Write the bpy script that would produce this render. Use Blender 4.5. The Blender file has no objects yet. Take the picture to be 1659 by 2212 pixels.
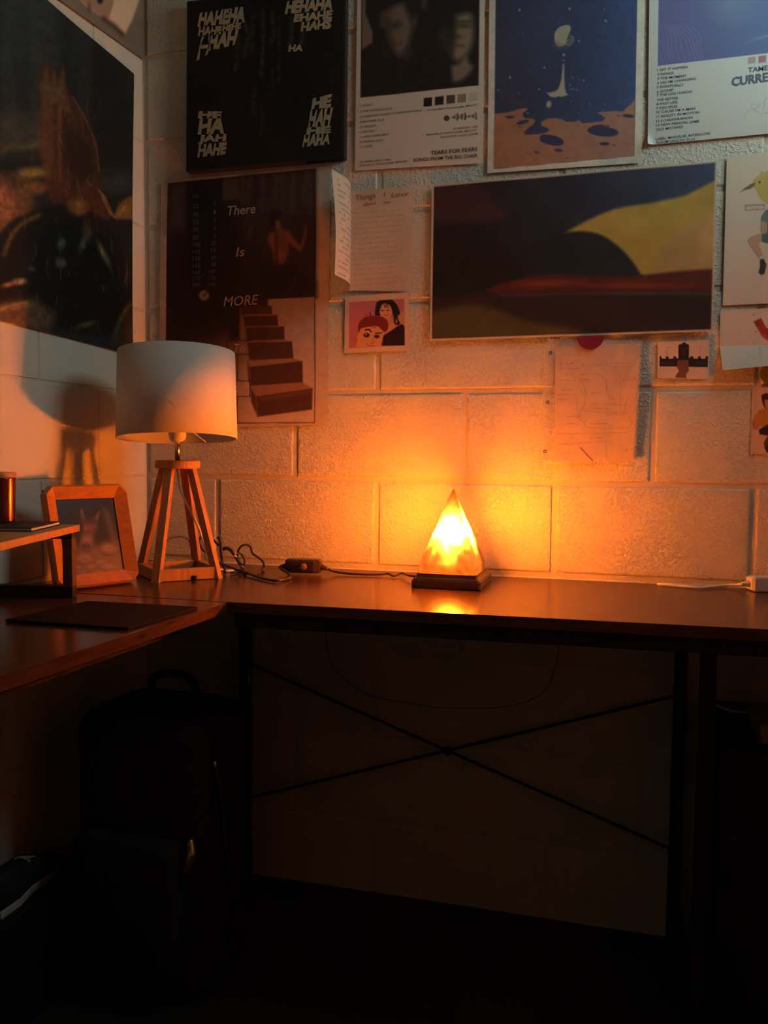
import bpy, math, random
import numpy as np
from mathutils import Vector, Matrix

scene = bpy.context.scene
COL = scene.collection
random.seed(4)
RNG = np.random.RandomState(7)

# ------------------------------------------------------------------ camera
F_PX, YAW, PITCH, ROLL = 1850.0, 0.2725, -0.0670, 0.0096
CAM = np.array([1.1544, -1.9127, 1.0484])
CX, CY = 829.5, 1106.0
_fw = np.array([-math.sin(YAW)*math.cos(PITCH), math.cos(YAW)*math.cos(PITCH), math.sin(PITCH)])
_r0 = np.array([math.cos(YAW), math.sin(YAW), 0.0])
_u0 = np.cross(_r0, _fw)
RT = math.cos(ROLL)*_r0 + math.sin(ROLL)*_u0
UP = -math.sin(ROLL)*_r0 + math.cos(ROLL)*_u0
FW = _fw
cd = bpy.data.cameras.new('camera')
cd.sensor_fit = 'HORIZONTAL'; cd.sensor_width = 36.0; cd.lens = 36.0*F_PX/1659.0
cd.clip_start = 0.02; cd.clip_end = 50
cam = bpy.data.objects.new('camera', cd); COL.objects.link(cam)
m = Matrix((tuple(RT), tuple(UP), tuple(-FW))).transposed().to_4x4()
m.translation = Vector(CAM); cam.matrix_world = m
scene.camera = cam

# ------------------------------------------------------------------ world, light, exposure
world = bpy.data.worlds.new('night'); scene.world = world; world.use_nodes = True
world.node_tree.nodes['Background'].inputs[0].default_value = (0.35, 0.5, 0.8, 1)
world.node_tree.nodes['Background'].inputs[1].default_value = 0.02
vs = scene.view_settings
vs.view_transform = 'Standard'; vs.look = 'None'; vs.exposure = 0.0; vs.gamma = 1.0
vs.use_curve_mapping = False
WINDOW_W = 6.3                      # dusk light coming through the window in the right wall
al = bpy.data.lights.new('window_daylight', 'AREA'); al.shape = 'RECTANGLE'
al.size = 0.50; al.size_y = 0.50; al.energy = WINDOW_W; al.color = (0.68, 0.94, 0.92)
alo = bpy.data.objects.new('window_daylight', al); COL.objects.link(alo)
alo.location = (1.765, -0.40, 2.10); alo.rotation_euler = (0, math.pi/2, 0)
SALT_GLOW = 6600.0                   # radiance of the lit salt where it lies closest to its bulb

# ------------------------------------------------------------------ projection helpers (photo pixel <-> place)
def ray(u, v):
    u = np.asarray(u, float)[..., None]; v = np.asarray(v, float)[..., None]
    return FW + RT*(u-CX)/F_PX - UP*(v-CY)/F_PX
def plane_hit(u, v, axis, val):
    d = ray(u, v); t = (val-CAM[axis])/d[..., axis]
    return CAM + d*t[..., None]
def back(u, v, off=0.0): return plane_hit(u, v, 1, -off)
def left(u, v, off=0.0): return plane_hit(u, v, 0, off)
def desk(u, v, z=0.78): return plane_hit(u, v, 2, z)
def proj(P):
    d = np.asarray(P, float)-CAM
    w = d@FW
    return CX+F_PX*(d@RT)/w, CY-F_PX*(d@UP)/w

# ------------------------------------------------------------------ materials
def s2l(c):
    c = np.asarray(c, float)/255.0
    return np.where(c <= 0.04045, c/12.92, ((c+0.055)/1.055)**2.4)
MATS = {}
def mat(name, color=(128,128,128), rough=0.6, metal=0.0, lin=False, noise=0.0, nscale=30.0,
        bump=0.0, bscale=80.0, coat=0.0, spec=0.5, stretch=None, transl=0.0):
    if name in MATS: return MATS[name]
    M = bpy.data.materials.new(name); M.use_nodes = True
    nt = M.node_tree; b = nt.nodes['Principled BSDF']
    c = tuple(color) if lin else tuple(s2l(color))
    b.inputs['Base Color'].default_value = (*c, 1); b.inputs['Roughness'].default_value = rough
    b.inputs['Metallic'].default_value = metal; b.inputs['Specular IOR Level'].default_value = spec
    b.inputs['Coat Weight'].default_value = coat
    geo = nt.nodes.new('ShaderNodeNewGeometry'); vec = geo.outputs['Position']
    if stretch:
        mp = nt.nodes.new('ShaderNodeMapping'); mp.inputs['Scale'].default_value = stretch
        nt.links.new(vec, mp.inputs['Vector']); vec = mp.outputs['Vector']
    if noise > 0:
        n = nt.nodes.new('ShaderNodeTexNoise'); n.inputs['Scale'].default_value = nscale; n.inputs['Detail'].default_value = 5
        nt.links.new(vec, n.inputs['Vector'])
        r = nt.nodes.new('ShaderNodeValToRGB')
        r.color_ramp.elements[0].position = 0.3; r.color_ramp.elements[1].position = 0.7
        r.color_ramp.elements[0].color = (*[x*(1-noise) for x in c], 1)
        r.color_ramp.elements[1].color = (*[min(1, x*(1+noise)) for x in c], 1)
        nt.links.new(n.outputs['Fac'], r.inputs['Fac']); nt.links.new(r.outputs['Color'], b.inputs['Base Color'])
    if bump > 0:
        n2 = nt.nodes.new('ShaderNodeTexNoise'); n2.inputs['Scale'].default_value = bscale; n2.inputs['Detail'].default_value = 3
        nt.links.new(vec, n2.inputs['Vector'])
        bp = nt.nodes.new('ShaderNodeBump'); bp.inputs['Strength'].default_value = 1; bp.inputs['Distance'].default_value = bump
        nt.links.new(n2.outputs['Fac'], bp.inputs['Height']); nt.links.new(bp.outputs['Normal'], b.inputs['Normal'])
    if transl > 0:
        tr = nt.nodes.new('ShaderNodeBsdfTranslucent'); tr.inputs['Color'].default_value = (*c, 1)
        mx = nt.nodes.new('ShaderNodeMixShader'); mx.inputs[0].default_value = transl
        nt.links.new(b.outputs[0], mx.inputs[1]); nt.links.new(tr.outputs[0], mx.inputs[2])
        nt.links.new(mx.outputs[0], nt.nodes['Material Output'].inputs['Surface'])
    MATS[name] = M
    return M

def print_mat(name, rough=0.55, transl=0.0):
    if name in MATS: return MATS[name]
    M = bpy.data.materials.new(name); M.use_nodes = True; nt = M.node_tree; b = nt.nodes['Principled BSDF']
    a = nt.nodes.new('ShaderNodeVertexColor'); a.layer_name = 'ink'
    n = nt.nodes.new('ShaderNodeTexNoise'); n.inputs['Scale'].default_value = 900
    geo = nt.nodes.new('ShaderNodeNewGeometry'); nt.links.new(geo.outputs['Position'], n.inputs['Vector'])
    mx = nt.nodes.new('ShaderNodeMix'); mx.data_type = 'RGBA'; mx.blend_type = 'OVERLAY'; mx.inputs['Factor'].default_value = 0.06
    nt.links.new(a.outputs['Color'], mx.inputs['A']); nt.links.new(n.outputs['Color'], mx.inputs['B'])
    nt.links.new(mx.outputs['Result'], b.inputs['Base Color'])
    b.inputs['Roughness'].default_value = rough; b.inputs['Specular IOR Level'].default_value = 0.35
    if transl > 0:
        tr = nt.nodes.new('ShaderNodeBsdfTranslucent'); nt.links.new(a.outputs['Color'], tr.inputs['Color'])
        ms = nt.nodes.new('ShaderNodeMixShader'); ms.inputs[0].default_value = transl
        nt.links.new(b.outputs[0], ms.inputs[1]); nt.links.new(tr.outputs[0], ms.inputs[2])
        nt.links.new(ms.outputs[0], nt.nodes['Material Output'].inputs['Surface'])
    MATS[name] = M
    return M

def wall_mat(name, dist):
    M = bpy.data.materials.new(name); M.use_nodes = True; nt = M.node_tree; b = nt.nodes['Principled BSDF']
    L = nt.links
    geo = nt.nodes.new('ShaderNodeNewGeometry')
    n0 = nt.nodes.new('ShaderNodeTexNoise'); n0.inputs['Scale'].default_value = 3.0; n0.inputs['Detail'].default_value = 6
    L.new(geo.outputs['Position'], n0.inputs['Vector'])
    r = nt.nodes.new('ShaderNodeValToRGB')
    r.color_ramp.elements[0].position = .3; r.color_ramp.elements[1].position = .7
    r.color_ramp.elements[0].color = (.60, .565, .47, 1); r.color_ramp.elements[1].color = (.68, .645, .54, 1)
    L.new(n0.outputs['Fac'], r.inputs['Fac']); L.new(r.outputs['Color'], b.inputs['Base Color'])
    b.inputs['Roughness'].default_value = .42; b.inputs['Specular IOR Level'].default_value = .45
    # painted pits and worm-like ridges of the block face
    n1 = nt.nodes.new('ShaderNodeTexNoise'); n1.inputs['Scale'].default_value = 150; n1.inputs['Detail'].default_value = 3; n1.inputs['Roughness'].default_value = .55; n1.inputs['Distortion'].default_value = .6
    L.new(geo.outputs['Position'], n1.inputs['Vector'])
    rp = nt.nodes.new('ShaderNodeValToRGB'); rp.color_ramp.elements[0].position = .47; rp.color_ramp.elements[1].position = .66
    L.new(n1.outputs['Fac'], rp.inputs['Fac'])
    n2 = nt.nodes.new('ShaderNodeTexNoise'); n2.inputs['Scale'].default_value = 14; n2.inputs['Detail'].default_value = 2
    L.new(geo.outputs['Position'], n2.inputs['Vector'])
    rq = nt.nodes.new('ShaderNodeValToRGB'); rq.color_ramp.elements[0].position = .25; rq.color_ramp.elements[1].position = .55
    L.new(n2.outputs['Fac'], rq.inputs['Fac'])
    mu = nt.nodes.new('ShaderNodeMath'); mu.operation = 'MULTIPLY'
    L.new(rp.outputs['Color'], mu.inputs[0]); L.new(rq.outputs['Color'], mu.inputs[1])
    n3 = nt.nodes.new('ShaderNodeTexNoise'); n3.inputs['Scale'].default_value = 260; n3.inputs['Detail'].default_value = 2
    L.new(geo.outputs['Position'], n3.inputs['Vector'])
    ad = nt.nodes.new('ShaderNodeMath'); ad.operation = 'MULTIPLY_ADD'; ad.inputs[1].default_value = .22
    L.new(n3.outputs['Fac'], ad.inputs[0]); L.new(mu.outputs[0], ad.inputs[2])
    bp = nt.nodes.new('ShaderNodeBump'); bp.inputs['Strength'].default_value = .8; bp.inputs['Distance'].default_value = dist
    L.new(ad.outputs[0], bp.inputs['Height']); L.new(bp.outputs['Normal'], b.inputs['Normal'])
    return M
M_WALL = wall_mat('painted_block', .0019); M_WALLSMOOTH = wall_mat('smooth_painted_block', .0004)
M_MORTAR = mat('painted_mortar', (.58, .545, .455), .5, lin=True, bump=.0015, bscale=120)
M_PLASTER = mat('painted_plaster', (.30, .28, .25), .7, lin=True, bump=.001, bscale=60)
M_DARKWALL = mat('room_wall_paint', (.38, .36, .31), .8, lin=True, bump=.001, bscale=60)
M_FLOOR = mat('dark_carpet', (.016, .015, .012), .95, lin=True, noise=.35, nscale=220, bump=.003, bscale=400)
M_DESK = mat('walnut_laminate', (.075, .029, .011), .17, lin=True, noise=.35, nscale=9, stretch=(1.2, 14, 14), bump=.00015, bscale=40, spec=.5)
M_DESK2 = mat('walnut_laminate_return', (.075, .029, .011), .17, lin=True, noise=.35, nscale=9, stretch=(14, 1.2, 14), bump=.00015, bscale=40, spec=.5)
M_BLACK = mat('black_powder_coat', (.009, .008, .007), .6, spec=.25, lin=True, bump=.0002, bscale=600)
M_WOOD = mat('light_oak', (.44, .20, .06), .42, lin=True, noise=.18, nscale=16, stretch=(9, 9, 1.2), bump=.0002, bscale=60)
M_FRAME = mat('honey_wood', (.44, .145, .022), .38, lin=True, noise=.15, nscale=20, stretch=(3, 3, 8), bump=.0002, bscale=60)
M_BASEWOOD = mat('dark_rosewood', (.16, .055, .022), .35, lin=True, noise=.25, nscale=20, stretch=(2, 9, 9))
M_SHADE = mat('white_linen', (.66, .62, .55), .9, lin=True, bump=.0004, bscale=900, transl=.12)
M_WHITEPL = mat('white_plastic', (.72, .69, .62), .35, lin=True, noise=.05, nscale=40)
M_CHROME = mat('brushed_steel', (.55, .53, .50), .28, metal=1.0, lin=True, bump=.0001, bscale=500)
M_BROWNPL = mat('brown_plastic', (.040, .020, .012), .32, lin=True, noise=.1, nscale=60)
M_CORD = mat('dark_cord', (.022, .012, .009), .4, lin=True, noise=.1, nscale=60)
M_CLEARCORD = mat('clear_cord', (.40, .28, .18), .25, lin=True, noise=.15, nscale=80)
M_TIE = mat('twist_tie', (.55, .45, .36), .4, lin=True, noise=.1, nscale=80)
M_COPPER = mat('copper_tumbler', (.20, .055, .022), .22, metal=.85, lin=True, bump=.0001, bscale=30)
M_LID = mat('amber_lid', (.55, .26, .08), .4, lin=True, noise=.05, nscale=40)
M_FABRIC = mat('black_nylon', (.007, .007, .007), .8, lin=True, noise=.2, nscale=200, bump=.0008, bscale=500)
M_BRASS = mat('brass', (.75, .52, .16), .3, metal=1, lin=True, bump=.0001, bscale=300)
M_PALE = mat('pale_rubber', (.42, .42, .38), .6, lin=True, noise=.15, nscale=60)
M_MATBLK = mat('desk_mat_rubber', (.007, .005, .0045), .85, spec=.12, lin=True, noise=.15, nscale=150, bump=.0003, bscale=900)
M_CARD = mat('brown_card', (.25, .17, .08), .8, lin=True, noise=.1, nscale=60)
M_OLIVE = mat('olive_paper', (.25, .24, .05), .7, lin=True, noise=.1, nscale=60)
M_PRINT = print_mat('printed_paper', .5)
M_GLOSSP = print_mat('glossy_print', .32)
M_MATTEP = print_mat('canvas_print', .75)
M_THINP = print_mat('thin_note_paper', .6, transl=.18)

# ------------------------------------------------------------------ object helpers
def link(o, parent=None):
    COL.objects.link(o)
    if parent is not None: o.parent = parent
    return o
def empty(name, loc, label, cat, group=None, rz=0.0):
    o = bpy.data.objects.new(name, None); o.location = loc; o.rotation_euler = (0, 0, rz)
    o.empty_display_size = .05; link(o); o['label'] = label; o['category'] = cat
    if group: o['group'] = group
    return o
def tag(o, label, cat, group=None):
    o['label'] = label; o['category'] = cat
    if group: o['group'] = group
    return o
class MB:
    def __init__(s): s.v = []; s.f = []
    def add(s, vs, fs):
        b = len(s.v); s.v += [tuple(map(float, p)) for p in vs]; s.f += [tuple(b+i for i in f) for f in fs]; return s
    def box(s, x0, x1, y0, y1, z0, z1, ch=0.0):
        if ch <= 0:
            return s.add([(x0,y0,z0),(x1,y0,z0),(x1,y1,z0),(x0,y1,z0),(x0,y0,z1),(x1,y0,z1),(x1,y1,z1),(x0,y1,z1)],
                [(3,2,1,0),(4,5,6,7),(0,1,5,4),(1,2,6,5),(2,3,7,6),(3,0,4,7)])
        return s.prism([(x0+ch,y0),(x1-ch,y0),(x1,y0+ch),(x1,y1-ch),(x1-ch,y1),(x0+ch,y1),(x0,y1-ch),(x0,y0+ch)], z0, z1, ch)
    def prism(s, poly, z0, z1, ch=0.0):
        n = len(poly); c = np.mean(np.array(poly), 0)
        def ins(p):
            d = np.array(p)-c; l = np.linalg.norm(d); return tuple(np.array(p)-d/l*ch*1.2)
        rings = [[(x, y, z0) for x, y in poly], [(x, y, z1-ch) for x, y in poly]]
        if ch > 0:
            rings = [[(*ins(p), z0) for p in poly], [(x, y, z0+ch) for x, y in poly], [(x, y, z1-ch) for x, y in poly], [(*ins(p), z1) for p in poly]]
        V = [p for r in rings for p in r]; Fs = []
        for k in range(len(rings)-1):
            for i in range(n): j = (i+1) % n; Fs.append((k*n+i, k*n+j, (k+1)*n+j, (k+1)*n+i))
        Fs.append(tuple(reversed(range(n)))); Fs.append(tuple(range((len(rings)-1)*n, len(rings)*n)))
        return s.add(V, Fs)
    def bar(s, a, b, w, h=None, up=(0,0,1)):
        h = h or w; a = np.array(a, float); b = np.array(b, float); d = b-a; d /= np.linalg.norm(d)
        x = np.cross(np.array(up, float), d)
        if np.linalg.norm(x) < 1e-5: x = np.cross(np.array((1.,0,0)), d)
        x /= np.linalg.norm(x); y = np.cross(d, x); V = []
        for p in (a, b):
            for sx, sy in ((-1,-1),(1,-1),(1,1),(-1,1)): V.append(p+x*sx*w/2+y*sy*h/2)
        return s.add(V, [(3,2,1,0),(4,5,6,7),(0,1,5,4),(1,2,6,5),(2,3,7,6),(3,0,4,7)])
    def tube(s, pts, r, n=8, smooth=6):
        P = catmull(pts, smooth) if smooth else [np.array(p, float) for p in pts]
        V = []; Fs = []; k = len(P); prev = None
        for i, p in enumerate(P):
            d = P[min(i+1, k-1)]-P[max(i-1, 0)]; d = d/(np.linalg.norm(d)+1e-9)
            if prev is None:
                x = np.cross(d, (0,0,1.)); x = x if np.linalg.norm(x) > 1e-3 else np.cross(d, (1.,0,0))
            else: x = prev-d*prev.dot(d)
            x /= np.linalg.norm(x); prev = x; y = np.cross(d, x)
            rr = r[i*(len(r)-1)//max(1, k-1)] if isinstance(r, (list, tuple)) else r
            for a in range(n):
                t = 2*math.pi*a/n; V.append(p+rr*(math.cos(t)*x+math.sin(t)*y))
        for i in range(k-1):
            for a in range(n): b = (a+1) % n; Fs.append((i*n+a, i*n+b, (i+1)*n+b, (i+1)*n+a))
        Fs.append(tuple(reversed(range(n)))); Fs.append(tuple(range((k-1)*n, k*n)))
        return s.add(V, Fs)
    def lathe(s, prof, n=40, c=(0,0,0), caps=True):
        V = []; Fs = []
        for r, z in prof:
            for a in range(n): t = 2*math.pi*a/n; V.append((c[0]+r*math.cos(t), c[1]+r*math.sin(t), c[2]+z))
        for i in range(len(prof)-1):
            for a in range(n): b = (a+1) % n; Fs.append((i*n+a, i*n+b, (i+1)*n+b, (i+1)*n+a))
        if caps: Fs.append(tuple(reversed(range(n)))); Fs.append(tuple(range((len(prof)-1)*n, len(prof)*n)))
        return s.add(V, Fs)
    def build(s, name, material, parent=None, smooth=False, origin=None):
        me = bpy.data.meshes.new(name)
        V = s.v
        if origin is not None: V = [(p[0]-origin[0], p[1]-origin[1], p[2]-origin[2]) for p in V]
        me.from_pydata(V, [], s.f); me.update()
        if material: me.materials.append(material)
        if smooth: me.polygons.foreach_set('use_smooth', [True]*len(me.polygons))
        o = bpy.data.objects.new(name, me); link(o, parent)
        if origin is not None and parent is None: o.location = origin
        return o
def catmull(pts, n):
    P = [np.array(p, float) for p in pts]; P = [2*P[0]-P[1]]+P+[2*P[-1]-P[-2]]; out = []
    for i in range(1, len(P)-2):
        a, b, c, d = P[i-1:i+3]
        for k in range(n):
            t = k/n; out.append(.5*((2*b)+(-a+c)*t+(2*a-5*b+4*c-d)*t*t+(-a+3*b-3*c+d)*t**3))
    out.append(P[-2]); return out
def local(root, pts):
    o = np.array(root.location); return [tuple(np.array(p)-o) for p in pts]
def structure(o): o['kind'] = 'structure'; return o

# ------------------------------------------------------------------ print helpers: inks carried by the paper's own vertices
def vnoise(x, y, seed=0):
    xi = np.floor(x).astype(int); yi = np.floor(y).astype(int); xf = x-xi; yf = y-yi
    xf = xf*xf*(3-2*xf); yf = yf*yf*(3-2*yf)
    T = np.random.RandomState(seed).rand(64, 64)
    g = lambda i, j: T[i % 64, j % 64]
    return (g(xi, yi)*(1-xf)+g(xi+1, yi)*xf)*(1-yf)+(g(xi, yi+1)*(1-xf)+g(xi+1, yi+1)*xf)*yf
class Ink:
    """Paints colours on the vertices of a sheet; shapes are given in drawing units (ox + x/s)."""
    def __init__(s, U, V): s.U = U; s.V = V; s.C = np.ones((len(U), 3))*200.0; s.frame(0, 0, 1)
    def frame(s, ox, oy, sc):
        s.x = (s.U-ox)*sc; s.y = (s.V-oy)*sc; s.sc = sc; return s
    def fill(s, c): s.C[:] = c; return s
    def put(s, idx, a, c):
        s.C[idx] = s.C[idx]*(1-a[:, None])+np.array(c, float)*a[:, None]
    def _box(s, P, pad):
        P = np.asarray(P, float)
        return np.nonzero((s.x > P[:, 0].min()-pad) & (s.x < P[:, 0].max()+pad) & (s.y > P[:, 1].min()-pad) & (s.y < P[:, 1].max()+pad))[0]
    def poly(s, P, c, soft=1.0, a=1.0, curve=0):
        if curve: P = [tuple(p) for p in catmull(list(P)+[P[0]], curve)][:-1]
        soft *= s.sc; P = np.asarray(P, float); I = s._box(P, soft*2)
        if not len(I): return s
        x, y = s.x[I], s.y[I]; d = np.full(len(I), 1e9); ins = np.zeros(len(I), bool)
        for i in range(len(P)):
            ax, ay = P[i]; bx, by = P[(i+1) % len(P)]
            ex, ey = bx-ax, by-ay; L = ex*ex+ey*ey+1e-9
            t = np.clip(((x-ax)*ex+(y-ay)*ey)/L, 0, 1)
            d = np.minimum(d, np.hypot(x-ax-t*ex, y-ay-t*ey))
            c1 = (ay > y) != (by > y)
            ins ^= c1 & (x < ex*(y-ay)/(ey if abs(ey) > 1e-9 else 1e-9)+ax)
        sd = np.where(ins, d, -d); al = np.clip(.5+sd/(soft*2), 0, 1)*a
        s.put(I, al, c); return s
    def ell(s, cx, cy, rx, ry, c, rot=0, soft=1.0, a=1.0):
        R = max(rx, ry)+4*soft*s.sc; I = s._box([(cx-R, cy-R), (cx+R, cy+R)], 0)
        if not len(I): return s
        x, y = s.x[I]-cx, s.y[I]-cy; k, q = math.cos(rot), math.sin(rot)
        xx, yy = (x*k+y*q)/rx, (-x*q+y*k)/ry; r = np.hypot(xx, yy)
        al = np.clip(.5+(1-r)*min(rx, ry)/(2*soft*s.sc), 0, 1)*a
        s.put(I, al, c); return s
    def line(s, P, w, c, soft=.8, a=1.0, curve=0):
        if curve: P = catmull(P, curve)
        if len(P) < 2: return s
        soft *= s.sc; P = np.asarray(P, float); I = s._box(P, w+soft*2)
        if not len(I): return s
        x, y = s.x[I], s.y[I]; d = np.full(len(I), 1e9)
        for (ax, ay), (bx, by) in zip(P[:-1], P[1:]):
            ex, ey = bx-ax, by-ay; t = np.clip(((x-ax)*ex+(y-ay)*ey)/(ex*ex+ey*ey+1e-9), 0, 1)
            d = np.minimum(d, np.hypot(x-ax-t*ex, y-ay-t*ey))
        al = np.clip(.5+(w/2-d)/(2*soft), 0, 1)*a; s.put(I, al, c); return s
    def grad(s, p0, p1, c0, c1, mask=None, a=1.0):
        ex, ey = p1[0]-p0[0], p1[1]-p0[1]; t = np.clip(((s.x-p0[0])*ex+(s.y-p0[1])*ey)/(ex*ex+ey*ey), 0, 1)
        col = np.array(c0, float)*(1-t[:, None])+np.array(c1, float)*t[:, None]
        if mask is None: s.C = s.C*(1-a)+col*a
        else:
            k = mask[:, None]*a; s.C = s.C*(1-k)+col*k
        return s
    def mask(s, P, soft=1.0):
        t = Ink(s.U, s.V); t.x, t.y, t.sc = s.x, s.y, s.sc; t.C[:] = 0; t.poly(P, (1,1,1), soft); return t.C[:, 0]
    def mottle(s, scale, amp, seed=1, sx=1, sy=1):
        n = .6*vnoise(s.x/scale*sx, s.y/scale*sy, seed)+.4*vnoise(s.x/scale*2.3*sx, s.y/scale*2.3*sy, seed+9)
        s.C *= (1+amp*(n*2-1))[:, None]; return s
    def scribble(s, x0, x1, y, h, c, w=1.0, a=.6, seed=0, slope=0.0):
        r = random.Random(seed); x = x0; word = []
        while x < x1:
            word.append((x, y+slope*(x-x0)+r.uniform(-h, h)*.5)); x += r.uniform(.25, .6)*h
            if r.random() < .12 and len(word) > 2:
                s.line(word, w, c, .5, a); word = []; x += h*.8
        if len(word) > 1: s.line(word, w, c, .5, a)
        return s
def sheet(name, corners, paint, parent=None, material=None, cell=2.0, bulge=None, nrm=(0,-1,0), ext=None):
    """corners: TL TR BR BL as 3D points. The grid is flat (or bulged along nrm); ink painted per vertex."""
    TL, TR, BR, BL = [np.asarray(c, float) for c in corners]
    pu = [proj(c) for c in (TL, TR, BR, BL)]
    w = max(math.dist(pu[0], pu[1]), math.dist(pu[3], pu[2])); h = max(math.dist(pu[0], pu[3]), math.dist(pu[1], pu[2]))
    nx, ny = max(4, int(w/cell)), max(4, int(h/cell))
    s, t = np.meshgrid(np.linspace(0, 1, nx+1), np.linspace(0, 1, ny+1)); s = s.ravel(); t = t.ravel()
    S, T = s[:, None], t[:, None]
    P = (TL*(1-S)+TR*S)*(1-T)+(BL*(1-S)+BR*S)*T
    U, V = proj(P)
    ink = Ink(U, V); paint(ink)
    if bulge is not None: P = P+np.array(nrm)*bulge(s, t)[:, None]
    return grid_object(name, P, nx, ny, ink.C, parent, material or M_PRINT)
def grid_object(name, P, nx, ny, C, parent, material):
    me = bpy.data.meshes.new(name); N = len(P); nf = nx*ny
    i, j = np.meshgrid(np.arange(nx), np.arange(ny)); a = (j*(nx+1)+i).ravel()
    L = np.stack([a, a+nx+1, a+nx+2, a+1], 1).astype(np.int32)
    me.vertices.add(N); me.vertices.foreach_set('co', P.astype(np.float32).ravel())
    me.loops.add(nf*4); me.loops.foreach_set('vertex_index', L.ravel())
    me.polygons.add(nf); me.polygons.foreach_set('loop_start', np.arange(0, nf*4, 4, dtype=np.int32))
    me.update(calc_edges=True); me.validate()
    at = me.color_attributes.new('ink', 'FLOAT_COLOR', 'POINT')
    lin = np.ones((N, 4), np.float32); lin[:, :3] = s2l(np.clip(C, 0, 255)); at.data.foreach_set('color', lin.ravel())
    me.polygons.foreach_set('use_smooth', np.ones(nf, bool)); me.materials.append(material)
    o = bpy.data.objects.new(name, me); return link(o, parent)
_txt = {}
def glyphs(text, shear=0.0, bold=0.0):
    key = (text, shear, bold)
    if key in _txt: return _txt[key]
    c = bpy.data.curves.new('t', 'FONT'); c.body = text; c.shear = shear; c.offset = bold; c.resolution_u = 2; c.fill_mode = 'FRONT'
    o = bpy.data.objects.new('t', c); COL.objects.link(o)
    dg = bpy.context.evaluated_depsgraph_get(); me = o.evaluated_get(dg).to_mesh()
    V = np.array([v.co[:] for v in me.vertices]); Fs = [tuple(p.vertices) for p in me.polygons]
    o.evaluated_get(dg).to_mesh_clear(); bpy.data.objects.remove(o); bpy.data.curves.remove(c)
    _txt[key] = (V, Fs); return V, Fs
class Lettering:
    def __init__(s, surf): s.mbs = []; s.surf = surf
    def put(s, text, bl, br, h, shear=0.0, bold=0.0, bot=None):
        """text stretched between baseline ends bl..br (drawing units), cap height h"""
        V, Fs = glyphs(text, shear, bold)
        x0, x1 = V[:, 0].min(), V[:, 0].max(); cap = .70
        t = (V[:, 0]-x0)/(x1-x0); bl = np.array(bl, float); br = np.array(br, float)
        ang = (br-bl)/np.linalg.norm(br-bl)
        u = bl[0]+(br[0]-bl[0])*t; v = bl[1]+(br[1]-bl[1])*t-V[:, 1]/cap*h
        s.mbs.append(MB().add(s.surf(u, v), Fs)); return s
    def box(s, text, x0, x1, y0a, y0b, y1a, y1b, bold=.0, shear=0.0):
        """text stretched into the box: top edge y0a..y0b, bottom edge y1a..y1b (left..right)"""
        V, Fs = glyphs(text, shear, bold); mn, mx = V.min(0), V.max(0)
        a = (V[:, 0]-mn[0])/(mx[0]-mn[0]); b = (V[:, 1]-mn[1])/(mx[1]-mn[1])
        u = x0+(x1-x0)*a; v = (y1a+(y1b-y1a)*a)*(1-b)+(y0a+(y0b-y0a)*a)*b
        J = np.random.RandomState(len(V)); h_ = abs(y1a-y0a); u = u+J.uniform(-.04, .04, len(V))*h_+(b-.5)*h_*.16; v = v+J.uniform(-.04, .04, len(V))*h_
        s.mbs.append(MB().add(s.surf(u, v), Fs)); return s
    def build(s, name, material, parent):
        for m_ in s.mbs: m_.build(name, material, parent)
INKS = {}
def ink_mat(c):
    k = 'ink_%02x%02x%02x' % tuple(int(x) for x in c)
    return mat(k, c, .6, noise=.03, nscale=500)

# =================================================================== ROOM SHELL
Z0 = 0.9893; BH = 0.2032; BL_ = 0.4064; XC = 0.1954; JT = 0.010
wb = structure(MB().box(-.12, 1.92, .0026, .15, -.05, 2.6).build('wall_back', M_MORTAR))
wl = structure(MB().box(-.15, -.0016, -2.6, .15, -.05, 2.6).build('wall_left', M_MORTAR))
structure(MB().box(-.15, 1.92, -2.6, .15, -.06, 0).build('floor', M_FLOOR))
structure(MB().box(-.15, 1.92, -2.6, .15, 2.6, 2.7).build('ceiling', M_PLASTER))
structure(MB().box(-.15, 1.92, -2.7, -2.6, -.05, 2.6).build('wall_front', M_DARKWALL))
wr = MB(); WX = 1.8; wy0, wy1, wz0, wz1 = -.68, -.12, 1.82, 2.38
wr.box(WX, WX+.12, -2.6, wy0, -.05, 2.6); wr.box(WX, WX+.12, wy1, .15, -.05, 2.6)
wr.box(WX, WX+.12, wy0, wy1, -.05, wz0); wr.box(WX, WX+.12, wy0, wy1, wz1, 2.6)
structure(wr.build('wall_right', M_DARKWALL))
win = structure(MB().box(WX-.02, WX+.03, wy0-.02, wy1+.02, wz0-.03, wz0).build('window_1', M_WHITEPL))
for y in (wy0, wy1-.03, (wy0+wy1)/2-.015): MB().box(WX, WX+.03, y, y+.03, wz0, wz1).build('window_frame', M_WHITEPL, win)
MB().box(WX, WX+.03, wy0, wy1, wz1-.03, wz1).build('window_frame', M_WHITEPL, win)

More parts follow.
